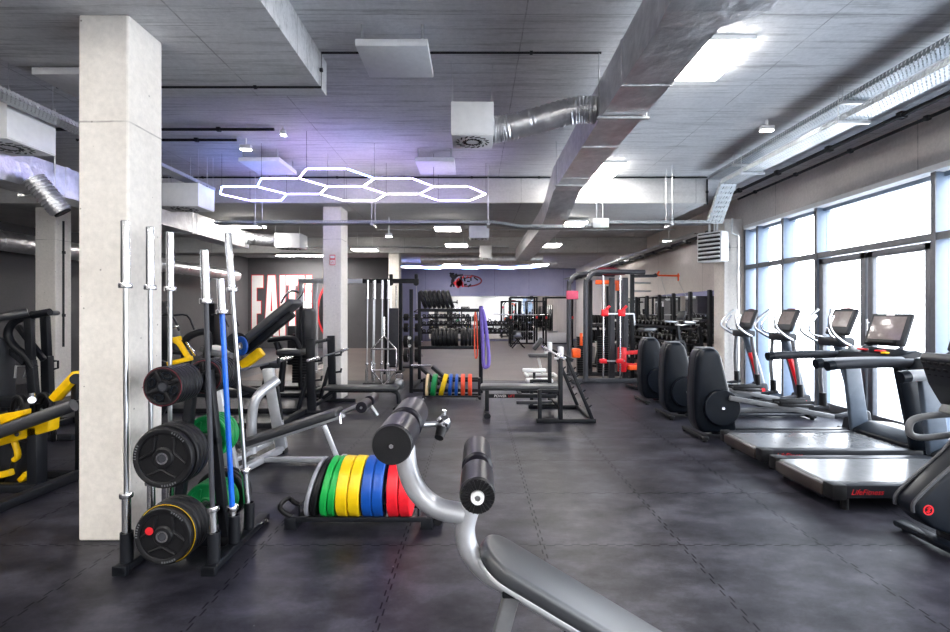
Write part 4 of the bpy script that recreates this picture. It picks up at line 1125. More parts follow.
# ================================================================== decline press bench with silver frame (left middle)
o = Vector((-1.9, 5.15, 0)); t = thing('decline_press_bench', 'silver-framed decline bench press with black pad and leg rollers, behind the plate tree', 'bench', o)
def w_(px, py, Y):
    return at(px, py, Y) - o
nl, nt = w_(233, 478, 4.67), w_(215, 388, 4.67); fl, ft = w_(282, 456, 5.55), w_(268, 368, 5.55)
nl.z = fl.z = .05
for a, b in ((nl, nt), (fl, ft)):
    MB().bar(a, b, .13, .07, .02, (0, 1, 0)).build('upright', MAT['silver'], t)
    MB().box(b + Vector((.05, 0, .03)), (.16, .05, .06), .012).box(b + Vector((.12, 0, .07)), (.03, .05, .09), .008).build('bar_hook', MAT['black'], t)
    MB().box(b.lerp(a, .45) + Vector((.05, 0, 0)), (.05, .055, .42), .01, (0, -.12, 0)).build('wear_guard', MAT['black'], t)
MB().bar(nl, fl, .075, .07, .012).bar(nl + Vector((-.12, .1, .07)), fl + Vector((-.14, .05, .07)), .06, .05, .01).build('base_beam', MAT['silver'], t)
for a in (nl, fl):
    MB().box((a.x, a.y, .02), (.10, .12, .04), .01).build('rubber_foot', MAT['rubber'], t)
k1 = w_(243, 440, 5.0); k1.z = .1
MB().tube([k1 + Vector((0, .2, 0)), k1 + Vector((-.0, .2, .38)), k1 + Vector((.05, .22, .60)), k1 + Vector((.20, .38, .76))], .05, 14, 5).build('rear_brace', MAT['silver'], t)
hd, ftp = w_(243, 443, 5.1), w_(340, 411, 5.1)
ax = (ftp - hd).normalized(); up = Vector((0, 1, 0)).cross(ax) * -1
mx = Matrix((ax, Vector((0, 1, 0)), up if up.z > 0 else -up)).transposed().to_4x4(); mx.translation = hd.lerp(ftp, .5)
MB().boxm(mx, ((ftp - hd).length, .28, .075), .025, 3).build('pad', MAT['vinyl'], t)
MB().boxm(mx @ Matrix.Translation((.03, 0, -.055)), ((ftp - hd).length, .07, .04), .008).build('pad_rail', MAT['silver'], t)
MB().bar((hd.x + .05, 0, .05), (w_(345, 460, 5.2).x, 0, .05), .06, .05, .008).build('floor_tube', MAT['silver'], t)
MB().bar(w_(324, 425, 5.1), (w_(340, 460, 5.2).x, 0, .03), .055, .05, .008).box((w_(340, 460, 5.2).x, 0, .02), (.06, .5, .04), .01).build('front_leg', MAT['silver'], t)
e1 = w_(341, 413, 5.1); e2 = w_(366, 404, 5.1)
MB().tube([e1, e2, e2 + Vector((.12, 0, -.12))], .022, 12, 3).build('roller_arm', MAT['steel'], t)
for c in (e2 + Vector((.02, 0, .02)),):
    for a, b in ((-.30, -.05), (.05, .30)):
        MB().lathe([(.012, a), (.05, a), (.056, a + .008), (.056, b - .008), (.05, b), (.012, b)], c, (0, 1, 0), 24, True).build('foam_roller', MAT['foam'], t)
    MB().cyl(c + Vector((0, -.31, 0)), c + Vector((0, .31, 0)), .012).build('axle', MAT['steel'], t)
MB().tube([e1 + Vector((0, -.03, 0)), e1 + Vector((.01, -.08, -.02)), e1 + Vector((.02, -.09, -.09))], .012, 8).build('pop_pin', MAT['chrome'], t)

def lying(label, p, q, shaft='steel', L=2.2):
    b = barbell(label, L, .415, shaft); p = Vector(p); q = Vector(q)
    m = (p + q) / 2; d = (q - p).normalized()
    stand(b, m - d * L / 2, m + d * L / 2); return b
mid = (nt + ft) / 2 + o + Vector((.06, 0, .10))
lying('barbell lying on the hooks of the silver-framed bench press', mid - Vector((0, 1, 0)), mid + Vector((.02, 1, 0)), 'darkgrey')

# ================================================================== flat black bench press in front of the middle column
o = Vector((-1.95, 8.2, 0)); t = thing('bench_press', 'black flat bench press with barbell uprights in front of the middle column', 'bench', o)
for y, xo in ((-.52, 0), (.52, .02)):
    x = -.62 + xo
    MB().bar((x, y, 0.05), (x - .03, y, 1.18), .13, .07, .01, (0, 1, 0)).build('upright', MAT['black'], t)
    MB().bar((x - .05, y, .05), (x - .22, y, .05), .07, .06, .008).bar((x - .22, y, .05), (x - .06, y, .62), .06, .06, .008, (0, 1, 0)).box((x + .05, y, .03), (.7, .08, .06), .01).build('side_foot', MAT['black'], t)
    for z in (.52, .82):
        MB().bar((x, y, z), (x + .14, y, z + .02), .035, .035, .008).bar((x + .14, y, z), (x + .155, y, z + .08), .03, .03, .006).build('bar_hook', MAT['black'], t)
MB().tube([(-.65, -.52, 1.12), (-.72, -.45, 1.1), (-.72, .45, 1.1), (-.63, .52, 1.12)], .03, 10).build('top_tube', MAT['black'], t)
MB().bar((-.62, -.52, .12), (-.62, .52, .12), .06, .06, .008).build('crossbar', MAT['black'], t)
MB().box((.05, 0, .335), (1.25, .29, .07), .025).build('pad', MAT['vinyl'], t)
MB().bar((-.62, 0, .15), (-.45, 0, .275), .06, .06, .008).bar((-.5, 0, .28), (.6, 0, .28), .06, .05, .008).build('bench_rail', MAT['black'], t)
MB().tube([(.55, 0, .28), (.64, 0, .23), (.66, 0, .06)], .035, 12, 4).tube([(.64, -.3, .035), (.66, 0, .04), (.64, .3, .035)], .032, 12, 3).build('front_leg', MAT['black'], t)
lying('barbell lying across the hooks of the flat bench in front of the middle column', (-2.42, 7.05, .90), (-2.42, 9.25, .90), 'darkgrey')

# ================================================================== black bench press right of centre
o = Vector((.70, 7.6, 0)); t = thing('bench_press', 'black Olympic bench press with toothed safety arms right of centre', 'bench', o)
MB().box((-.02, 0, .44), (1.22, .28, .08), .03).build('pad', MAT['vinyl'], t)
MB().bar((-.56, 0, .30), (.55, 0, .30), .055, .06, .008).bar((-.53, 0, .06), (-.53, 0, .40), .06, .06, .008).build('bench_rail', MAT['black'], t)
MB().box((-.53, 0, .035), (.08, .46, .07), .015).cyl((-.53, -.25, .035), (-.53, -.22, .035), .05, 14).build('front_foot', MAT['black'], t)
text_mesh('side_lettering', 'POWER', .055, MAT['whiteprint'], t, Matrix.Translation((-.42, -.0285, .30)) @ Euler((PI / 2, 0, 0)).to_matrix().to_4x4(), .0006)
text_mesh('red_lettering', 'LIFT', .055, MAT['red'], t, Matrix.Translation((-.20, -.0285, .30)) @ Euler((PI / 2, 0, 0)).to_matrix().to_4x4(), .0006)
for s in (-1, 1):
    y = s * .52
    MB().box((.60, y, .03), (.86, .07, .06), .008).build('base_foot', MAT['black'], t)
    MB().box((.52, y, .52), (.06, .07, .96), .006).build('upright', MAT['black'], t)
    MB().box((.52, y - .004, 1.02), (.075, .08, .16), .01).box((.48, y, .93), (.1, .05, .03), .006).build('white_hook', MAT['white'], t)
    MB().bar((.60, y, .96), (.98, y, .05), .05, .05, .006).bar((.55, y, .97), (.70, y, .90), .05, .05, .006).build('slanted_brace', MAT['black'], t)
    tt = MB()
    for k in range(7):
        f = .1 + .12 * k
        p = Vector((.60, y, .96)).lerp(Vector((.98, y, .05)), f)
        tt.bar(p, p + Vector((.06, 0, .045)), .04, .02, .004)
    tt.build('safety_tooth', MAT['black'], t)
    MB().box((.22, y, .24), (.055, .055, .48), .006).bar((.22, y, .46), (.52, y, .46), .05, .05, .006).build('side_post', MAT['black'], t)
MB().bar((.98, -.52, .04), (.98, .52, .04), .05, .05, .006).bar((.52, -.52, .2), (.52, .52, .2), .05, .05, .006).box((.44, 0, .18), (.3, .3, .03), .006).build('crossbar', MAT['black'], t)
MB().box((.2, 0, .2), (.55, .1, .05), .008).build('spotter_plate', MAT['darkgrey'], t)
lying('barbell lying on the white hooks of the black bench press right of centre', (1.17, 6.5, .985), (1.17, 8.7, .985), 'steel')
t = thing('roman_chair', 'low white-padded seat stand just behind the black bench press right of centre', 'bench', (1.14, 9.6, 0))
MB().box((0, 0, .46), (.46, .12, .07), .02).build('upper_pad', MAT['white'], t)
MB().box((.1, 0, .26), (.52, .22, .07), .02).build('seat_pad', MAT['white'], t)
MB().bar((0, 0, .04), (0, 0, .44), .05, .05, .006).bar((-.3, 0, .04), (.4, 0, .04), .06, .05, .006).box((-.3, 0, .03), (.07, .5, .05), .008).box((.4, 0, .03), (.07, .5, .05), .008).bar((.1, 0, .05), (.1, 0, .24), .04, .04).build('frame', MAT['black'], t)

# ================================================================== small coloured plate rack in the middle
o = Vector((-.44, 8.95, 0)); rk = thing('plate_rack', 'low black floor rack with six small coloured plates in the middle of the hall', 'weight rack', o)
for s in (-1, 1):
    MB().box((s * .5, 0, .05), (.06, .34, .05), .006).box((s * .5, .02, .22), (.05, .05, .34), .006).build('side_frame', MAT['black'], rk)
for y in (-.11, .11):
    MB().box((0, y, .075), (.98, .03, .03), .004).build('rail', MAT['black'], rk)
MB().box((0, .24, .36), (1.05, .025, .03), .004).bar((-.5, .05, .36), (-.5, .24, .36), .03, .03).bar((.5, .05, .36), (.5, .24, .36), .03, .03).build('back_rail', MAT['black'], rk)
for s in (-.5, .46):
    MB().cyl((s, -.19, .03), (s, -.165, .03), .03, 12).build('castor', MAT['chrome'], rk)
for px, m, th, deg, nm in ((427.5, 'pcream', .045, 3, 'cream'), (434.2, 'dgreen', .085, 7, 'green'), (443.5, 'pyellow', .08, 15, 'yellow'), (450.5, 'pblue', .06, 4, 'blue, the left one of its pair'),
                           (456.5, 'pblue', .05, 2, 'blue, the right one of its pair'), (463, 'porange', .07, 0, 'orange-red, the left one of its pair'), (470, 'porange', .07, 0, 'orange-red, the right one of its pair')):
    r = .205; x = (px - CX) * 8.95 / F
    b = bumper('bumper_plate', 'small plate in the low rack mid-hall, coloured %s' % nm, 'weight plate', r, th, m)
    a = math.radians(deg); b.location = (x, o.y, .092 + math.sqrt(r * r - .11 ** 2) * math.cos(a) + th / 2 * abs(math.sin(a))); b.rotation_euler = (0, a, 0)

# ================================================================== power rack with shelf of black bumpers, lilac band
o = Vector((-.58, 10.2, 0)); rk = thing('power_rack', 'black storage rack with a shelf of black bumper plates in the middle of the hall', 'weight rack', o)
for x, y in ((-.70, -.5), (.68, -.5), (-.70, .9), (.68, .9)):
    hgt = 2.05 if x < 0 else 1.72
    MB().box((x, y, hgt / 2), (.07, .07, hgt), .005).build('upright', MAT['black'], rk)
for y in (-.5, .9):
    MB().bar((-.7, y, .05), (.68, y, .05), .06, .06, .005).build('base_bar', MAT['black'], rk)
for x in (-.70, .68):
    MB().bar((x, -.5, .05), (x, .9, .05), .06, .06, .005).build('side_bar', MAT['black'], rk)
for z in (.80, 1.62):
    MB().box((0, .75, z), (1.36, .40, .03), .004).box((0, .55, z + .02), (1.36, .02, .07), .004).build('shelf', MAT['black'], rk)
jc = MB()
for z in (.95, 1.1):
    jc.cyl((-.70, -.54, z), (-.70, -.74, z), .02, 10).cyl((-.70, -.74, z), (-.70, -.76, z), .034, 12)
jc.cyl((-.7, -.54, .55), (-.3, -.56, .55), .02, 10)
jc.build('peg', MAT['chrome'], rk)
bl = bumper('bumper_plate', 'black bumper plate leftmost in the row on the lower shelf of the storage rack', 'weight plate', .21, .075, 'rubber')
bl.location = (-.95, 10.95, .815 + .21)
for i in range(12):
    dup(bl, (-.95 + .085 * (i + 1) + (.05 if i > 5 else 0), 10.95, .815 + .21), None, 'black bumper on the storage rack lower shelf, %s from the left' % NTH[i + 1])
for i in range(7):
    dup(bl, (-1.18 + .10 * i, 10.95, 1.636 + .245), (0, math.radians(-18), 0), 'tilted black bumper on the storage rack top shelf, %s from the left' % NTH[i])
t = thing('resistance_band', 'lilac rubber band draped over the right upright of the storage rack', 'resistance band', (.10, 9.63, .55))
MB().tube([(.02, 0, 1.1), (.07, -.01, .9), (.13, 0, .45), (.15, 0, .05), (.10, .0, -.03), (.05, 0, .02), (.03, 0, .5), (.0, 0, 1.1)], .035, 8, 6, True).build('band', MAT['purple'], t)
t = thing('resistance_band', 'orange-red rubber band beside the lilac one on the storage rack', 'resistance band', (.02, 9.63, .6))
MB().tube([(-.02, 0, .95), (.0, -.01, .7), (.01, 0, .2), (-.03, 0, .1), (-.05, 0, .4), (-.04, 0, .95)], .012, 8, 6, True).build('band', MAT['porange'], t)
t = thing('incline_board', 'two black slanted boards leaning inside the storage rack', 'step board', (-.95, 10.1, 0))
for x in (0, .25):
    MB().box((x, 0, .30), (.55, .3, .06), .015, (0, .72, 0)).build('board', MAT['rubber'], t)
MB().bar((-.2, 0, .02), (.5, 0, .02), .2, .04, .01).build('base_plate', MAT['rubber'], t)

# ================================================================== upright barbell stand, hexagonal trap bar
o = Vector((-2.15, 10.9, 0)); rk = thing('barbell_stand', 'floor stand with short tubes holding the upright barbells right of the middle column', 'weight rack', o)
MB().box((0, 0, .03), (.62, .55, .05), .008).build('base_plate', MAT['black'], rk)
spots = [(-.24, -.18), (-.08, -.20), (.08, -.18), (.22, -.2), (-.18, .15), (.02, .18), (.2, .12)]
for x, y in spots:
    MB().lathe([(.030, .05), (.036, .05), (.036, .34), (.030, .34)], (x, y, 0), (0, 0, 1), 16, True).build('holder_tube', MAT['chrome'], rk)
bar22 = None
for i, (x, y) in enumerate(spots[:6]):
    bar22 = bar22 or barbell('', 2.24)
    q = bar22 if i == 0 else dup(bar22)
    q['label'] = 'upright chromed barbell in the floor stand beside the middle column, %s' % ['front left', 'front second', 'front third', 'front right', 'back left', 'back right'][i]
    stand(q, (o.x + x, o.y + y, .06), (o.x + x + .02, o.y + y, 2.16 + .04 * i))
t = thing('trap_bar', 'chromed hexagonal trap bar standing on end right of the middle column', 'barbell', (-1.86, 9.9, 0))
hx = [(0, 1.12), (.25, .85), (.25, .42), (0, .12), (-.25, .42), (-.25, .85)]
MB().tube([(a, 0, b) for a, b in hx], .017, 10, 0, True).build('hexagon', MAT['chrome'], t)
MB().cyl((0, 0, 1.12), (0, 0, 1.5), .025, 14).cyl((0, 0, 0.0), (0, 0, .12), .025, 14).build('sleeve', MAT['chrome'], t)
for z in (.42, .85):
    MB().tube([(-.25, 0, z), (.25, 0, z)], .016, 10).build('grip', MAT['chrome'], t)
t = thing('kettlebell', 'steel kettlebell on the floor beneath the trap bar', 'kettlebell', (-1.62, 10.35, 0))
MB().lathe([(.001, 0), (.07, 0), (.10, .05), (.105, .10), (.085, .16), (.04, .19), (.001, .195)], (0, 0, 0), (0, 0, 1), 24).build('bell', MAT['steel'], t)
MB().tube([(-.05, 0, .17), (-.07, 0, .24), (-.04, 0, .29), (.04, 0, .29), (.07, 0, .24), (.05, 0, .17)], .016, 10, 4).build('handle', MAT['chrome'], t)

# ================================================================== cable crossover behind the middle column
o = Vector((-3.1, 13.0, 0)); t = thing('cable_crossover', 'wide black cable crossover machine behind the middle column', 'cable machine', o)
MB().bar((-1.6, 0, 2.42), (.1, 0, 2.42), .12, .12, .01).build('top_beam', MAT['silver'], t)
MB().bar((.1, 0, 2.42), (1.58, 0, 2.42), .13, .12, .01).build('top_beam', MAT['black'], t)
for x, m in ((-1.55, 'silver'), (-1.15, 'silver'), (.72, 'black'), (1.1, 'black')):
    MB().box((x, 0, 1.19), (.09, .11, 2.36), .01).build('upright', MAT[m], t)
    MB().box((x, 0, .03), (.12, .9, .06), .01).build('foot', MAT[m], t)
for x in (-1.35, .91):
    ws = MB()
    for k in range(14):
        ws.box((x, 0, .16 + .05 * k), (.24, .16, .046), .004)
    ws.build('weight_stack', MAT['black'], t)
    MB().cyl((x - .07, 0, .1), (x - .07, 0, 2.3), .014, 10).cyl((x + .07, 0, .1), (x + .07, 0, 2.3), .014, 10).build('guide_rod', MAT['chrome'], t)
    MB().box((x, -.1, .95), (.3, .02, 1.5), .006).build('shroud', MAT['darkgrey'], t)
for x in (.85, 1.52):
    MB().box((x, -.02, 2.54), (.09, .12, .13), .02).cyl((x, -.09, 2.36), (x, -.06, 2.36), .07, 16).build('pulley', MAT['black'], t)
MB().cyl((1.52, 0, 2.35), (1.54, 0, 1.6), .006, 6).cyl((-1.2, -.1, 2.36), (-1.3, -.3, 1.5), .006, 6).build('cable', MAT['steel'], t)
MB().tube([(1.45, 0, 1.6), (1.54, 0, 1.66), (1.63, 0, 1.6), (1.45, 0, 1.6)], .014, 8).build('hand_grip', MAT['rubber'], t)
t = thing('plate_tree', 'small plate tree loaded with black and chrome discs beside the rear column', 'weight rack', (-1.85, 14.1, 0))
MB().box((0, 0, .03), (.6, .5, .05), .01).box((0, 0, .75), (.08, .08, 1.45), .008).build('post', MAT['black'], t)
for z in (.35, .75, 1.15, 1.45):
    MB().cyl((-.32, 0, z), (.32, 0, z), .024, 12).build('peg', MAT['chrome'], t)
n = 0
for z, r in ((.35, .2), (.75, .18), (1.15, .13), (1.45, .1)):
    for s in (-1, 1):
        q = dup(bl, (-1.85 + s * .16, 14.1, z), None, 'black disc on the small plate tree, %s peg, %s side' % (['lowest', 'second', 'third', 'top'][n // 2], 'left' if s < 0 else 'right'))
        q.scale = (1.6, r / .21, r / .21); n += 1

# ================================================================== plate-loaded machines on the left
# A: yellow and black lever row, nearest on the left edge
o = Vector((-4.1, 4.3, 0)); t = thing('lever_row_machine', 'black and yellow plate-loaded lever machine at the left edge', 'gym machine', o)
MB().bar((.28, -1.1, .04), (.28, .48, .04), .09, .08, .012).build('base_beam', MAT['black'], t)
MB().bar((.28, .42, .04), (-1.1, .42, .04), .08, .07, .01).bar((.28, .05, .04), (-1.2, .05, .04), .08, .07, .01).build('base_beam', MAT['black'], t)
MB().box((.16, .1, .30), (.09, .12, .56), .01).build('post', MAT['black'], t)
g = lambda px, py, Y: at(px, py, Y) - o
MB().prism([(g(-30, 452, 4.4).x, g(-30, 455, 4.4).z), (g(54, 430, 4.4).x, g(54, 430, 4.4).z), (g(55, 416, 4.4).x, g(55, 416, 4.4).z), (g(38, 414, 4.4).x, g(38, 416, 4.4).z), (g(-30, 436, 4.4).x, g(-30, 436, 4.4).z)], .04, .16, 'XZ', .012).build('lever_arm', MAT['yellow'], t)
MB().cyl((g(25, 432, 4.4).x, .02, g(25, 432, 4.4).z), (g(25, 432, 4.4).x, .2, g(25, 432, 4.4).z), .022, 12).build('pivot_bolt', MAT['chrome'], t)
MB().tube([g(-25, 441, 4.2), g(30, 421, 4.25), g(74, 405, 4.3)], .055, 14, 4).build('padded_handle', MAT['vinyl'], t)
MB().bar(g(55, 399, 4.7), g(79, 373, 4.7), .07, .11, .012, (0, 1, 0)).build('yellow_link', MAT['yellow'], t)
MB().cyl(g(76, 379, 4.6), g(76, 379, 4.8), .05, 16).bar(g(76, 379, 4.75), g(76, 400, 4.75), .06, .06, .01).bar(g(80, 400, 4.75), (g(80, 400, 4.75).x, .45, .05), .06, .06, .01).build('rear_post', MAT['black'], t)
MB().prism([(g(7, 413, 4.6).x, g(7, 413, 4.6).z), (g(32, 408, 4.6).x, g(32, 408, 4.6).z), (g(32, 413, 4.6).x, g(32, 413, 4.6).z), (g(14, 421, 4.6).x, g(14, 421, 4.6).z), (g(8, 423, 4.6).x, g(8, 423, 4.6).z)], .22, .30, 'XZ', .01).build('weight_arm', MAT['yellow'], t)
MB().cyl(g(32, 400, 4.45), g(34, 399, 5.0), .03, 14).cyl(g(32, 393, 4.5), g(32, 403, 4.5), .022, 10).build('weight_horn', MAT['chrome'], t)
MB().tube([g(14, 440, 4.4), g(18, 455, 4.4), g(14, 460, 4.4)], .025, 10, 3).build('yellow_hook', MAT['yellow'], t)
MB().tube([g(26, 440, 4.6), g(20, 465, 4.6), g(14, 482, 4.6), g(16, 492, 4.6)], .07, 12, 4).build('curved_strut', MAT['rubber'], t)
MB().bar(g(-20, 480, 4.5), g(12, 472, 4.5), .06, .06, .01).bar(g(22, 480, 4.6), g(30, 472, 4.6), .09, .05, .01).build('foot_plate', MAT['yellow'], t)
MB().box(g(-40, 462, 4.6), (.8, .4, .55), .04).build('seat_block', MAT['vinyl'], t)
q = gripplate('weight_plate', 'black plate with a green edge loaded on the yellow lever machine', .17, .05, 'rubber', None, 'steel', 3)
q.location = at(20, 412, 4.85); q.rotation_euler = (0, 0, -.5)
q2 = dup(m2, None, (0, .5, -.5), 'black plate on the weight horn of the yellow lever machine, right behind the green-edged one'); q2.location = at(44, 411, 5.0)
q3 = dup(m2, None, (0, .2, -.9), 'dark plate hanging low on the yellow lever machine beside the front column'); q3.location = at(54, 428, 4.85)
q3.scale = (.7, 1, .7)

# B: tall black press behind it
o = Vector((-5.55, 6.6, 0)); t = thing('chest_press_machine', 'tall black plate-loaded press with curved arms at the left edge', 'gym machine', o)
g = lambda px, py, Y=6.6: at(px, py, Y) - o
def z0(v):
    return Vector((v.x, v.y, .04))
MB().bar(g(29, 318), g(31, 362), .07, .1, .012).bar(g(31, 360), z0(g(37, 380)), .08, .11, .012).build('frame_post', MAT['black'], t)
MB().bar(g(45, 316, 6.9), g(47, 358, 6.9), .08, .1, .012).bar(g(47, 356, 6.9), z0(g(49, 380, 6.9)), .10, .12, .012).build('frame_post', MAT['black'], t)
MB().tube([g(50, 312), g(30, 316), g(14, 322), g(8, 334), g(14, 346), g(26, 356), g(34, 368)], .05, 14, 6).build('press_arm', MAT['black'], t)
MB().tube([g(-25, 322, 6.3), g(8, 316, 6.3), g(28, 312, 6.4)], .055, 14, 4).build('padded_lever', MAT['vinyl'], t)
MB().bar(g(-20, 325, 6.8), g(25, 363, 6.6), .06, .08, .01).bar(g(18, 326, 6.8), g(44, 360, 6.8), .06, .07, .01).build('diagonal_strut', MAT['black'], t)
MB().box(g(45, 313, 6.8), (.2, .3, .07), .03).build('top_pad', MAT['vinyl'], t)
MB().tube([g(15, 378), g(16, 366), g(28, 366), g(24, 378)], .014, 8).build('hand_grip', MAT['steel'], t)
MB().tube([g(54, 361, 6.8), g(58, 361, 6.8), g(58, 368, 6.8), g(54, 369, 6.8)], .014, 8).build('rear_grip', MAT['black'], t)
MB().box(g(2, 375, 6.6), (.14, .3, 1.0), .04).box(g(-10, 405, 6.5), (.7, .4, .12), .04).build('seat', MAT['vinyl'], t)
MB().bar((-1.0, -.5, .04), (.55, -.5, .04), .08, .08, .01).bar((-1.0, .5, .04), (.55, .5, .04), .08, .08, .01).bar((-.3, -.6, .04), (-.3, .6, .04), .08, .08, .01).box((-.4, -.3, .45), (.5, .35, .1), .02).bar((-.4, -.3, .05), (-.4, -.3, .4), .08, .08, .01).build('base_frame', MAT['black'], t)
# C: leg press with yellow sled behind the plate tree
o = Vector((-3.6, 7.2, 0)); t = thing('leg_press_machine', 'black and yellow leg press with a long slanted pad behind the plate tree', 'gym machine', o)
g = lambda px, py, Y=7.0: at(px, py, Y) - o
a, b = g(238, 349), g(297, 301)
ax = (b - a).normalized(); up = ax.cross(Vector((0, 1, 0))); up = up if up.z > 0 else -up
mx = Matrix((ax, Vector((0, 1, 0)), up)).transposed().to_4x4(); mx.translation = a.lerp(b, .5)
MB().boxm(mx, ((b - a).length, .42, .10), .03, 3).build('back_pad', MAT['vinyl'], t)
MB().boxm(mx @ Matrix.Translation((-.05, .0, -.10)), ((b - a).length * .8, .12, .09), .01).build('pad_rail', MAT['black'], t)
MB().tube([g(281, 303), g(285, 296), g(291, 291), g(299, 292)], .016, 8, 4).tube([g(295, 302, 7.4), g(302, 294, 7.4), g(304, 288, 7.4)], .016, 8, 4).build('head_handle', MAT['chrome'], t)
MB().bar(g(242, 366), g(262, 351), .12, .13, .02).build('yellow_sled', MAT['yellow'], t)
MB().bar(g(168, 364, 6.6), g(192, 358, 6.6), .07, .06, .01).build('yellow_arm', MAT['yellow'], t)
MB().bar(g(176, 338, 6.6), g(190, 360, 6.6), .06, .06, .01).bar(g(172, 340, 6.6), g(181, 338, 6.6), .05, .06, .01).build('yellow_arm', MAT['yellow'], t)
MB().bar(g(170, 338, 7.0), g(182, 345, 7.0), .05, .06, .01).build('yellow_arm', MAT['yellow'], t)
MB().bar(g(186, 342, 6.7), g(196, 356, 6.7), .03, .03, .004).bar(g(172, 328, 6.7), g(178, 326, 6.7), .05, .03, .004).build('silver_rod', MAT['chrome'], t)
MB().tube([g(182, 345, 6.8), g(190, 336, 6.8), g(206, 332, 6.8), g(208, 345, 6.8), g(206, 358, 6.8)], .05, 12, 5).build('curved_guard', MAT['black'], t)
MB().box(g(222, 352, 7.0), (.45, .4, .10), .04, (0, .25, 0)).build('seat_pad', MAT['grey'], t)
MB().bar((-1.4, -.5, .05), (.9, -.5, .05), .08, .08, .01).bar((-1.3, .5, .05), (.9, .5, .05), .08, .08, .01).bar((-1.3, -.5, .05), (-1.3, .5, .05), .08, .08, .01).bar((.9, -.5, .05), (.9, .5, .05), .08, .08, .01).build('base_frame', MAT['black'], t)
MB().bar((-.3, 0, .05), g(225, 372), .08, .08, .01).bar((-.9, -.3, .05), g(190, 358), .08, .08, .01).bar((-.9, -.3, .9), (.6, -.3, .45), .08, .08, .01).box((-.2, -.1, .45), (.9, .35, .12), .02).build('frame_strut', MAT['black'], t)
q = dup(m2, None, (0, .3, .4), 'plate with a blue face hanging by the yellow sled of the leg press'); q.location = at(237, 343, 6.75); q.scale = (.75, 1, .75)
bd = bumper('bumper_plate', 'small blue disc clipped to the leg press beside the yellow sled', 'weight plate', .13, .03, 'pblue'); bd.location = at(241, 346, 6.6); bd.rotation_euler = (0, 0, 1.1)
# D: seated machine left of the middle column
o = Vector((-3.75, 9.6, 0)); t = thing('leg_curl_machine', 'black seated machine with curved arms in front of the painted word', 'gym machine', o)
g = lambda px, py, Y=9.6: at(px, py, Y) - o
MB().tube([g(268, 340), g(290, 338), g(297, 342), g(300, 352)], .05, 12, 5).tube([g(276, 342), g(283, 360), g(282, 375), z0(g(281, 380))], .06, 12, 5).tube([g(300, 345, 9.9), g(301, 360, 9.9), z0(g(301, 370, 9.9))], .055, 12, 4).build('frame', MAT['black'], t)
MB().box(g(292, 352), (.5, .4, .12), .04).box(g(306, 328, 10.2), (.35, .3, .8), .05).build('pad', MAT['vinyl'], t)
MB().bar((-.9, -.4, .04), (.9, -.4, .04), .08, .08, .01).bar((-.9, .5, .04), (.9, .5, .04), .08, .08, .01).bar((-.6, -.4, .04), (-.6, .5, .04), .08, .08, .01).bar((.6, -.4, .04), (.6, .5, .04), .08, .08, .01).build('base_frame', MAT['black'], t)
ro = MB()
for c in (g(262, 392, 9.4), g(268, 366, 9.5)):
    ro.cyl(c + Vector((0, -.2, 0)), c + Vector((0, .2, 0)), .07, 16)
ro.bar(g(262, 392, 9.4), g(268, 366, 9.5), .05, .05).bar(g(268, 366, 9.5), g(283, 360), .05, .05)
ro.build('roller', MAT['foam'], t)
wsx = MB()
for k in range(12):
    wsx.box((.2, .35, .2 + .055 * k), (.3, .18, .05), .004)
wsx.box((.2, .35, .95), (.06, .06, 1.7), .005).build('weight_stack', MAT['black'], t)
# E: black cardio pair along the dark wall
for i, (x, y) in enumerate(((-8.3, 13.4), (-5.35, 15.0), (-8.6, 16.6))):
    t = thing('weight_machine', ['black tower machine by the charcoal wall, left of the painted word', 'black tower machine in front of the painted word', 'farthest black tower machine by the charcoal wall'][i], 'gym machine', (x, y, 0))
    if i == 1:
        t.scale = (.8, .8, .62)
    MB().box((-.3, 0, .95), (.3, .45, 1.9), .03).build('tower', MAT['black'], t)
    MB().box((.3, 0, .5), (.45, .4, .1), .03).box((.1, 0, .85), (.1, .36, .6), .03, (0, -.2, 0)).build('seat', MAT['vinyl'], t)
    MB().box((.1, 0, .04), (1.3, .1, .08), .01).box((.3, 0, .25), (.09, .09, .42), .01).box((.7, 0, .04), (.1, .7, .08), .01).tube([(-.2, -.3, 1.5), (.2, -.35, 1.5), (.4, -.35, 1.1)], .03, 10, 3).tube([(-.2, .3, 1.5), (.2, .35, 1.5), (.4, .35, 1.1)], .03, 10, 3).build('frame', MAT['darkgrey'], t)
# ================================================================== cable rig on the right
o = Vector((3.05, 12.0, 0)); t = thing('functional_trainer', 'dark grey cable rig with curved front posts and red fittings', 'cable machine', o)
for x, y, xt in ((-.85, -.4, .5), (-.60, -1.05, .75)):
    MB().tube([(x, y, .06), (x, y, 2.1), (x + .04, y, 2.32), (x + .16, y, 2.46), (x + .34, y, 2.5), (x + xt + .6, y + .1, 2.5)], .055, 14, 5).build('curved_post', MAT['darkgrey'], t)
for x, y in ((.12, -.55), (.42, -.6), (-.2, .3), (.55, .3)):
    MB().box((x, y, 1.22), (.12, .12, 2.36), .01).build('upright', MAT['darkgrey'], t)
MB().box((.66, -.35, 1.3), (.09, .09, 2.6), .008).build('tall_post', MAT['black'], t)
MB().bar((-.9, -.9, .05), (1.0, -.9, .05), .1, .1, .01).bar((-.9, .3, .05), (1.0, .3, .05), .1, .1, .01).bar((-.85, -1.1, .05), (-.85, .4, .05), .1, .1, .01).bar((.95, -1.0, .05), (.95, .4, .05), .1, .1, .01).build('base_frame', MAT['darkgrey'], t)
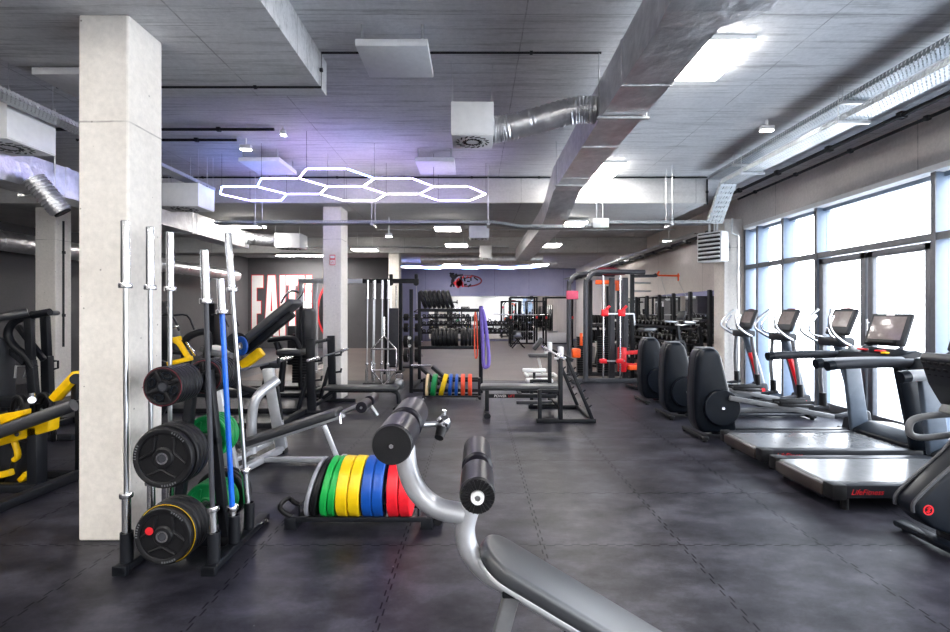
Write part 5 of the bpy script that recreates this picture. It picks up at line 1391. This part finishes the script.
for x in (-.18, .20):
    MB().cyl((x, -.95, .1), (x, -.95, 2.42), .022, 12).build('guide_rod', MAT['chrome'], t)
    MB().box((x + .02, -1.0, 1.58), (.16, .1, .16), .03).bar((x + .02, -1.0, 1.62), (x + .13, -1.02, 1.74), .06, .06, .01).build('red_carriage', MAT['red'], t)
    MB().box((x - .02, -1.0, .50), (.16, .1, .10), .02).build('red_carriage', MAT['red'], t)
MB().bar((-.25, -.98, 1.56), (.5, -.98, 1.56), .03, .03).bar((.5, -.98, 1.56), (.52, -.98, 1.3), .03, .03).bar((-.2, -.98, .50), (.3, -.98, .50), .03, .03).build('grip_bar', MAT['steel'], t)
MB().box((.27, -.85, .52), (.17, .16, .56), .02).build('red_housing', MAT['red'], t)
MB().bar((.2, -.85, .66), (.95, -.75, .70), .09, .09, .01).bar((.2, -.85, .42), (.7, -.8, .36), .09, .09, .01).build('red_arm', MAT['red'], t)
MB().bar((.4, -.9, .34), (.85, -.85, .34), .13, .10, .01).bar((.5, -.2, .32), (.95, -.2, .32), .1, .1, .01).build('orange_arm', MAT['orange'], t)
MB().box((0.0, -.5, 2.30), (.5, .06, .10), .01).box((.28, -.5, 2.22), (.12, .06, .24), .01).build('orange_fitting', MAT['orange'], t)
MB().prism([(-.3, 2.48), (.5, 2.48), (.42, 2.60), (.2, 2.66), (-.1, 2.66), (-.24, 2.58)], -.40, -.28, 'XZ', .02).build('top_dome', MAT['brownred'], t)
MB().box((-.66, -.3, .62), (.2, .15, .22), .03).build('orange_fitting', MAT['orange'], t)
MB().box((-.55, -.35, .95), (.06, .08, .3), .01).build('orange_fitting', MAT['orange'], t)
MB().box((-.78, -.45, 2.0), (.28, .05, .2), .01).build('pink_plate', P('rose_plate', srgb(190, 70, 100), .5), t)
MB().bar((.75, -.2, 2.46), (1.25, -.2, 2.47), .07, .07, .01).bar((1.25, -.2, 2.47), (1.3, -.2, 2.50), .08, .09, .01).build('boom', MAT['darkgrey'], t)
MB().bar((1.3, -.2, 2.48), (1.85, -.2, 2.47), .04, .04, .006).bar((1.3, -.2, 2.47), (1.36, -.2, 2.58), .04, .04, .006).bar((1.82, -.2, 2.53), (1.82, -.2, 2.35), .03, .03).build('orange_boom', MAT['orange'], t)
MB().cyl((1.4, -.2, 2.45), (1.55, -.2, 1.95), .006, 6).cyl((1.8, -.2, 2.4), (2.0, -.2, 2.0), .006, 6).cyl((.7, -.2, 2.1), (1.15, -.2, 2.1), .02, 8).cyl((.7, -.2, 2.3), (1.15, -.2, 2.3), .02, 8).build('cable', MAT['steel'], t)
for x in (-.45, .05):
    wsx = MB()
    for k in range(16):
        wsx.box((x, .0, .15 + .055 * k), (.26, .16, .05), .004)
    wsx.build('weight_stack', MAT['black'], t)
MB().box((-.25, .12, 1.3), (.06, .1, 2.2), .006).box((.3, .3, 1.6), (.16, .06, 1.3), .01).build('shroud', MAT['black'], t)
t = thing('adjustable_bench', 'black bench with a raised back standing in front of the cable rig, left of it', 'bench', (1.55, 12.2, 0))
MB().box((0, 0, .52), (.5, .3, .09), .03).box((-.0, .1, .80), (.36, .3, .1), .03, (0, -.9, 0)).build('pad', MAT['vinyl'], t)
MB().bar((-.3, 0, .05), (.4, 0, .05), .07, .06, .01).bar((.1, 0, .05), (0, 0, .48), .07, .06, .01).box((-.3, 0, .04), (.07, .5, .06), .01).box((.4, 0, .04), (.07, .5, .06), .01).build('frame', MAT['white'], t)

# ================================================================== dumbbells and their racks
def dumbbell(label, L, r, m='rubber'):
    t = thing('dumbbell', label, 'dumbbell', (0, 0, 0))
    MB().cyl((0, -L * .28, 0), (0, L * .28, 0), .016, 10).build('handle', MAT['steel'], t)
    for s in (-1, 1):
        h = MB().lathe([(.001, 0), (r * .7, 0), (r, r * .2), (r, L * .3 - r * .2), (r * .8, L * .3), (.001, L * .3)], (0, s * L * .2, 0), (0, s, 0), 16).build('head', MAT[m], t)
        MB().cyl((0, s * L * .5, 0), (0, s * (L * .5 + .002), 0), r * .55, 14).build('end_disc', MAT['grey'], h)
    return t
def dbrack(label, p, L, tiers, rz):
    t = thing('dumbbell_rack', label, 'weight rack', p, rz)
    for x in (-L / 2, L / 2):
        MB().bar((x, -.22, .03), (x, .25, .03), .07, .06, .008).bar((x, .2, .03), (x, .05, tiers[-1] + .05), .07, .06, .008).build('side_frame', MAT['black'], t)
    for i, z in enumerate(tiers):
        y = -.12 + .08 * i
        MB().bar((-L / 2, y - .08, z - .03), (L / 2, y - .08, z - .03), .03, .05, .004).bar((-L / 2, y + .10, z), (L / 2, y + .10, z), .03, .05, .004).build('shelf_rail', MAT['black'], t)
    return t
dbrack('long black dumbbell rack against the mirror wall behind the ellipticals', (5.10, 13.9, 0), 5.2, (.45, .85, 1.22), -PI / 2)
d0 = dumbbell('black round dumbbell nearest the pilaster on the top tier of the mirror wall rack', .28, .062); d1 = None
tiers = ((1.22, .062, 'top'), (.85, .075, 'middle'), (.45, .085, 'lowest'))
for ti, (z, r, nm) in enumerate(tiers):
    for i in range(17):
        lab = 'black dumbbell on the %s tier of the mirror wall rack, %s from the pilaster' % (nm, NTH[i])
        pos = (5.10 + (-.04 if ti == 0 else .0) - (.0 if ti == 0 else .08 * ti) - .0, 11.42 + .305 * i, z + r * .95 + .02)
        pos = (5.10 + (-.12 + .08 * (2 - ti)) + .01, pos[1], pos[2])
        if ti == 0 and i == 0:
            d0.location = pos; d0.rotation_euler = (0, 0, PI / 2)
        else:
            q = dup(d0, pos, (0, 0, PI / 2), lab); q.scale = (r / .062, 1 + .1 * ti, r / .062)
dbrack('black two-tier dumbbell rack in front of the far mirror', (1.0, 26.1, 0), 1.9, (.50, .92), 0)
for ti, z in enumerate((.92, .50)):
    for i in range(8):
        q = dup(d0, (.18 + .235 * i, 26.06 + .08 * (1 - ti) - .04, z + .1), (0, 0, 0), 'dumbbell on the %s tier of the far mirror rack, %s from its left end' % (('upper', 'lower')[ti], NTH[i]))
        q.scale = (1.5, 1.1, 1.5)
dbrack('black dumbbell rack behind the storage rack before the far mirror', (-1.6, 26.1, 0), 2.6, (.50, .92, 1.3), 0)
for ti, z in enumerate((1.3, .92, .50)):
    for i in range(10):
        q = dup(d0, (-2.75 + .255 * i, 26.06 + .08 * (2 - ti) - .08, z + .1), (0, 0, 0), 'dumbbell on the %s tier behind the storage rack, %s from the left' % (('top', 'middle', 'lowest')[ti], NTH[i]))
        q.scale = (1.5, 1.1, 1.5)

# shelves of heavy black bumpers by the far rig
t = thing('storage_shelf', 'black steel shelf with rolls of black bumpers between the cable rig and the mirror wall', 'shelf', (4.9, 18.2, 0))
for x in (-.8, .5):
    MB().box((x, 0, .9), (.07, .5, 1.8), .006).build('upright', MAT['black'], t)
for z in (.5, 1.05):
    MB().box((-.15, 0, z), (1.3, .5, .05), .006).build('shelf_board', MAT['black'], t)
for z, nm in ((.525, 'lower'), (1.075, 'upper')):
    for i in range(11):
        dup(bl, (4.25 + .1 * i, 18.2, z + .21), None, 'black bumper on the %s board of the steel shelf, %s from the left' % (nm, NTH[i]))
t = thing('storage_box', 'long white storage box on the floor before the far mirror', 'box', (3.4, 25.7, 0))
MB().box((0, 0, .24), (2.6, .45, .48), .02).build('body', MAT['white'], t); MB().box((0, 0, .495), (2.64, .49, .03), .008).build('lid', MAT['boxwhite'], t)
t = thing('storage_box', 'cream box standing behind the ellipticals near the cable rig', 'box', (4.4, 16.0, 0))
MB().box((0, 0, .3), (.9, .5, .6), .03).build('body', MAT['column'], t); MB().box((0, 0, .61), (.92, .52, .03), .01).build('lid', MAT['wallwhite'], t)
t = thing('utility_bench', 'dark flat utility bench with crossed legs far down the hall', 'bench', (1.85, 21.8, 0))
MB().box((0, 0, .5), (.34, 1.1, .09), .03).build('pad', MAT['vinyl'], t)
MB().bar((-.28, -.4, .02), (.1, -.35, .46), .05, .05).bar((.28, -.4, .02), (-.1, -.35, .46), .05, .05).bar((-.28, .4, .02), (.1, .35, .46), .05, .05).bar((.28, .4, .02), (-.1, .35, .46), .05, .05).bar((0, -.45, .43), (0, .45, .43), .08, .05).build('frame', MAT['black'], t)
t = thing('plate_tree', 'tall plate tree with stacked black discs before the far mirror', 'weight rack', (2.55, 24.6, 0))
MB().box((0, 0, .03), (.7, .6, .06), .01).box((0, 0, .9), (.09, .09, 1.7), .01).build('post', MAT['black'], t)
for z in (.4, .85, 1.3):
    MB().cyl((-.35, 0, z), (.35, 0, z), .024, 12).build('peg', MAT['chrome'], t)
n = 0
for z in (.4, .85, 1.3):
    for s in (-1, 1):
        for k in range(2):
            q = dup(bl, (2.55 + s * (.12 + .12 * k), 24.6, z), None, 'black disc on the tall far plate tree, %s peg, %s on %s side' % (['lowest', 'middle', 'top'][n // 4], ['inner', 'outer'][k], 'left' if s < 0 else 'right'))
            q.scale = (1.2, .95, .95); n += 1
# squat racks before the far mirror
def squat_rack(label, p, m='black'):
    t = thing('squat_rack', label, 'weight rack', p)
    for x in (-.6, .6):
        for y in (0, .9):
            MB().box((x, y, 1.15), (.08, .08, 2.3), .006).build('upright', MAT[m], t)
        MB().bar((x, -.2, .04), (x, 1.0, .04), .08, .08, .008).bar((x, -.02, .9), (x, .95, .9), .05, .06, .006).build('side_rail', MAT[m], t)
        MB().box((x, -.08, 1.35), (.08, .1, .12), .015).build('bar_hook', MAT['red'], t)
    MB().bar((-.6, 0, 2.27), (.6, 0, 2.27), .06, .06, .006).bar((-.6, .9, 2.27), (.6, .9, 2.27), .06, .06, .006).bar((-.6, .9, .1), (.6, .9, .1), .06, .06, .006).build('crossbar', MAT[m], t)
    return t
s0 = squat_rack('black squat rack with red hooks left of the cable rig, before the far mirror', (2.2, 22.6, 0))
dup(s0, (3.8, 22.4, 0), None, 'black squat rack with red hooks behind the cable rig, before the far mirror')
lying('barbell racked in the far squat rack left of the cable rig', (1.1, 22.5, 1.47), (3.3, 22.5, 1.47))
# spin bikes near the mirror wall
def bike(label, p, rz):
    t = thing('exercise_bike', label, 'exercise bike', p, rz)
    MB().lathe([(.02, -.03), (.24, -.03), (.25, -.02), (.25, .02), (.24, .03), (.02, .03)], (.45, 0, .30), (0, 1, 0), 28, True).build('flywheel', MAT['darkgrey'], t)
    MB().bar((-.5, 0, .05), (.6, 0, .05), .06, .06, .01).box((-.5, 0, .04), (.07, .5, .06), .01).box((.6, 0, .04), (.07, .5, .06), .01).tube([(-.3, 0, .06), (-.15, 0, .5), (.3, 0, .75), (.5, 0, .7), (.5, 0, .06)], .045, 12, 4).bar((-.1, 0, .4), (-.25, 0, .95), .06, .05, .01).bar((.42, 0, .7), (.36, 0, 1.05), .06, .05, .01).build('frame', MAT['black'], t)
    MB().box((-.27, 0, .99), (.26, .2, .06), .025).build('saddle', MAT['vinyl'], t)
    MB().tube([(.30, -.25, 1.12), (.55, -.22, 1.10), (.42, -.1, 1.06), (.36, 0, 1.06), (.42, .1, 1.06), (.55, .22, 1.10), (.30, .25, 1.12)], .016, 10, 4).build('handlebar', MAT['steel'], t)
    MB().box((.45, 0, 1.22), (.03, .2, .16), .01, (0, .4, 0)).build('console', MAT['charcoal'], t)
    return t
k0 = bike('black exercise bike behind the farthest elliptical', (3.85, 10.25, 0), .3)
k0.scale = (1.2, 1.2, 1.25)
dup(k0, (3.85, 14.6, 0), (0, 0, .5), 'second black exercise bike, between the cable rig and the mirror wall')
# ================================================================== sets of like things
for key, grp in (('lowest front peg', 'plates on the lowest front peg'), ('on the lowest peg', 'plates on the lowest front peg'), ('middle front peg', 'plates on the middle front peg'), ('on the middle peg', 'plates on the middle front peg'),
                 ('top front peg', 'small plates on the top peg'), ('on the top peg', 'small plates on the top peg'), ('rear middle peg', 'plates on the rear middle peg'), ('rear lowest peg', 'plates on the rear lowest peg'),
                 ('rail of the plate tree', 'bars standing on the plate tree'), ('on the right rail', 'bars standing on the plate tree'), ('low floor rack', 'coloured bumpers in the floor rack'), ('low rack mid-hall', 'small coloured plates in the low rack'),
                 ('storage rack lower shelf', 'bumpers on the lower shelf'), ('lower shelf of the storage rack', 'bumpers on the lower shelf'), ('storage rack top shelf', 'tilted bumpers on the top shelf'),
                 ('in the floor stand', 'barbells in the floor stand'), ('on the small plate tree', 'discs on the small plate tree'), ('tall far plate tree,', 'discs on the far plate tree'),
                 ('of the steel shelf,', 'bumpers on the steel shelf'), ('mirror wall rack', 'dumbbells on the mirror wall rack'), ('far mirror rack', 'dumbbells on the far rack'), ('tier behind the storage rack', 'dumbbells behind the storage rack'),
                 ('elliptical trainer', 'elliptical trainers by the window'), ('treadmill', 'treadmills by the window'), ('acoustic panel', 'acoustic panels'), ('squat rack with', 'far squat racks'), ('black tower machine', 'tower machines by the wall')):
    for o in SC.objects:
        if o.parent is None and key in o.get('label', '') and 'group' not in o and o['category'] not in ('weight rack', 'shelf'):
            o['group'] = grp
for o in SC.objects:
    if o.parent is None and o.get('category') in ('ceiling light', 'air box') and 'group' not in o:
        o['group'] = {'ceiling light': 'lit ceiling lamps', 'air box': 'white air boxes'}[o['category']]
# ================================================================== light and camera
w = bpy.data.worlds.new('daylight'); SC.world = w; w.use_nodes = True
nt = w.node_tree; bg = nt.nodes['Background']
tc = nt.nodes.new('ShaderNodeTexCoord'); sp = nt.nodes.new('ShaderNodeSeparateXYZ'); rp = nt.nodes.new('ShaderNodeValToRGB')
nt.links.new(tc.outputs['Generated'], sp.inputs[0]); nt.links.new(sp.outputs[2], rp.inputs[0])
rp.color_ramp.elements[0].color = (.93, .96, 1.0, 1); rp.color_ramp.elements[1].color = (.62, .78, 1.0, 1)
nt.links.new(rp.outputs[0], bg.inputs['Color']); bg.inputs['Strength'].default_value = 6.0
for i, (y0, y1) in enumerate(((-5.8, 2.5), (2.5, 10.0))):
    L = bpy.data.lights.new('window_portal', 'AREA'); L.shape = 'RECTANGLE'; L.size = y1 - y0; L.size_y = 3.2
    L.cycles.is_portal = True
    o = bpy.data.objects.new('window_portal', L); COL.objects.link(o)
    o.location = (XR + .35, (y0 + y1) / 2, 1.66)
    o.rotation_euler = Matrix(((0, 0, 1), (1, 0, 0), (0, 1, 0))).to_euler()
cam = bpy.data.cameras.new('camera'); co = bpy.data.objects.new('camera', cam); COL.objects.link(co)
cam.sensor_width = 36; cam.sensor_fit = 'HORIZONTAL'; cam.lens = F / 950 * 36
cam.shift_x = -(CX - 475) / 950; cam.shift_y = -(316 - CY) / 950
cam.clip_start = .05; cam.clip_end = 200
co.location = (0, 0, EYE); co.rotation_euler = (PI / 2, 0, 0)
SC.camera = co
SC.view_settings.view_transform = 'Standard'; SC.view_settings.look = 'None'
SC.view_settings.exposure = 1.15; SC.view_settings.gamma = 1.0; SC.view_settings.use_curve_mapping = False
SC.cycles.max_bounces = 8; SC.cycles.diffuse_bounces = 5; SC.cycles.glossy_bounces = 5; SC.cycles.transparent_max_bounces = 24
SC.cycles.sample_clamp_indirect = 6.0; SC.cycles.caustics_reflective = False; SC.cycles.caustics_refractive = False
SC.cycles.use_denoising = True
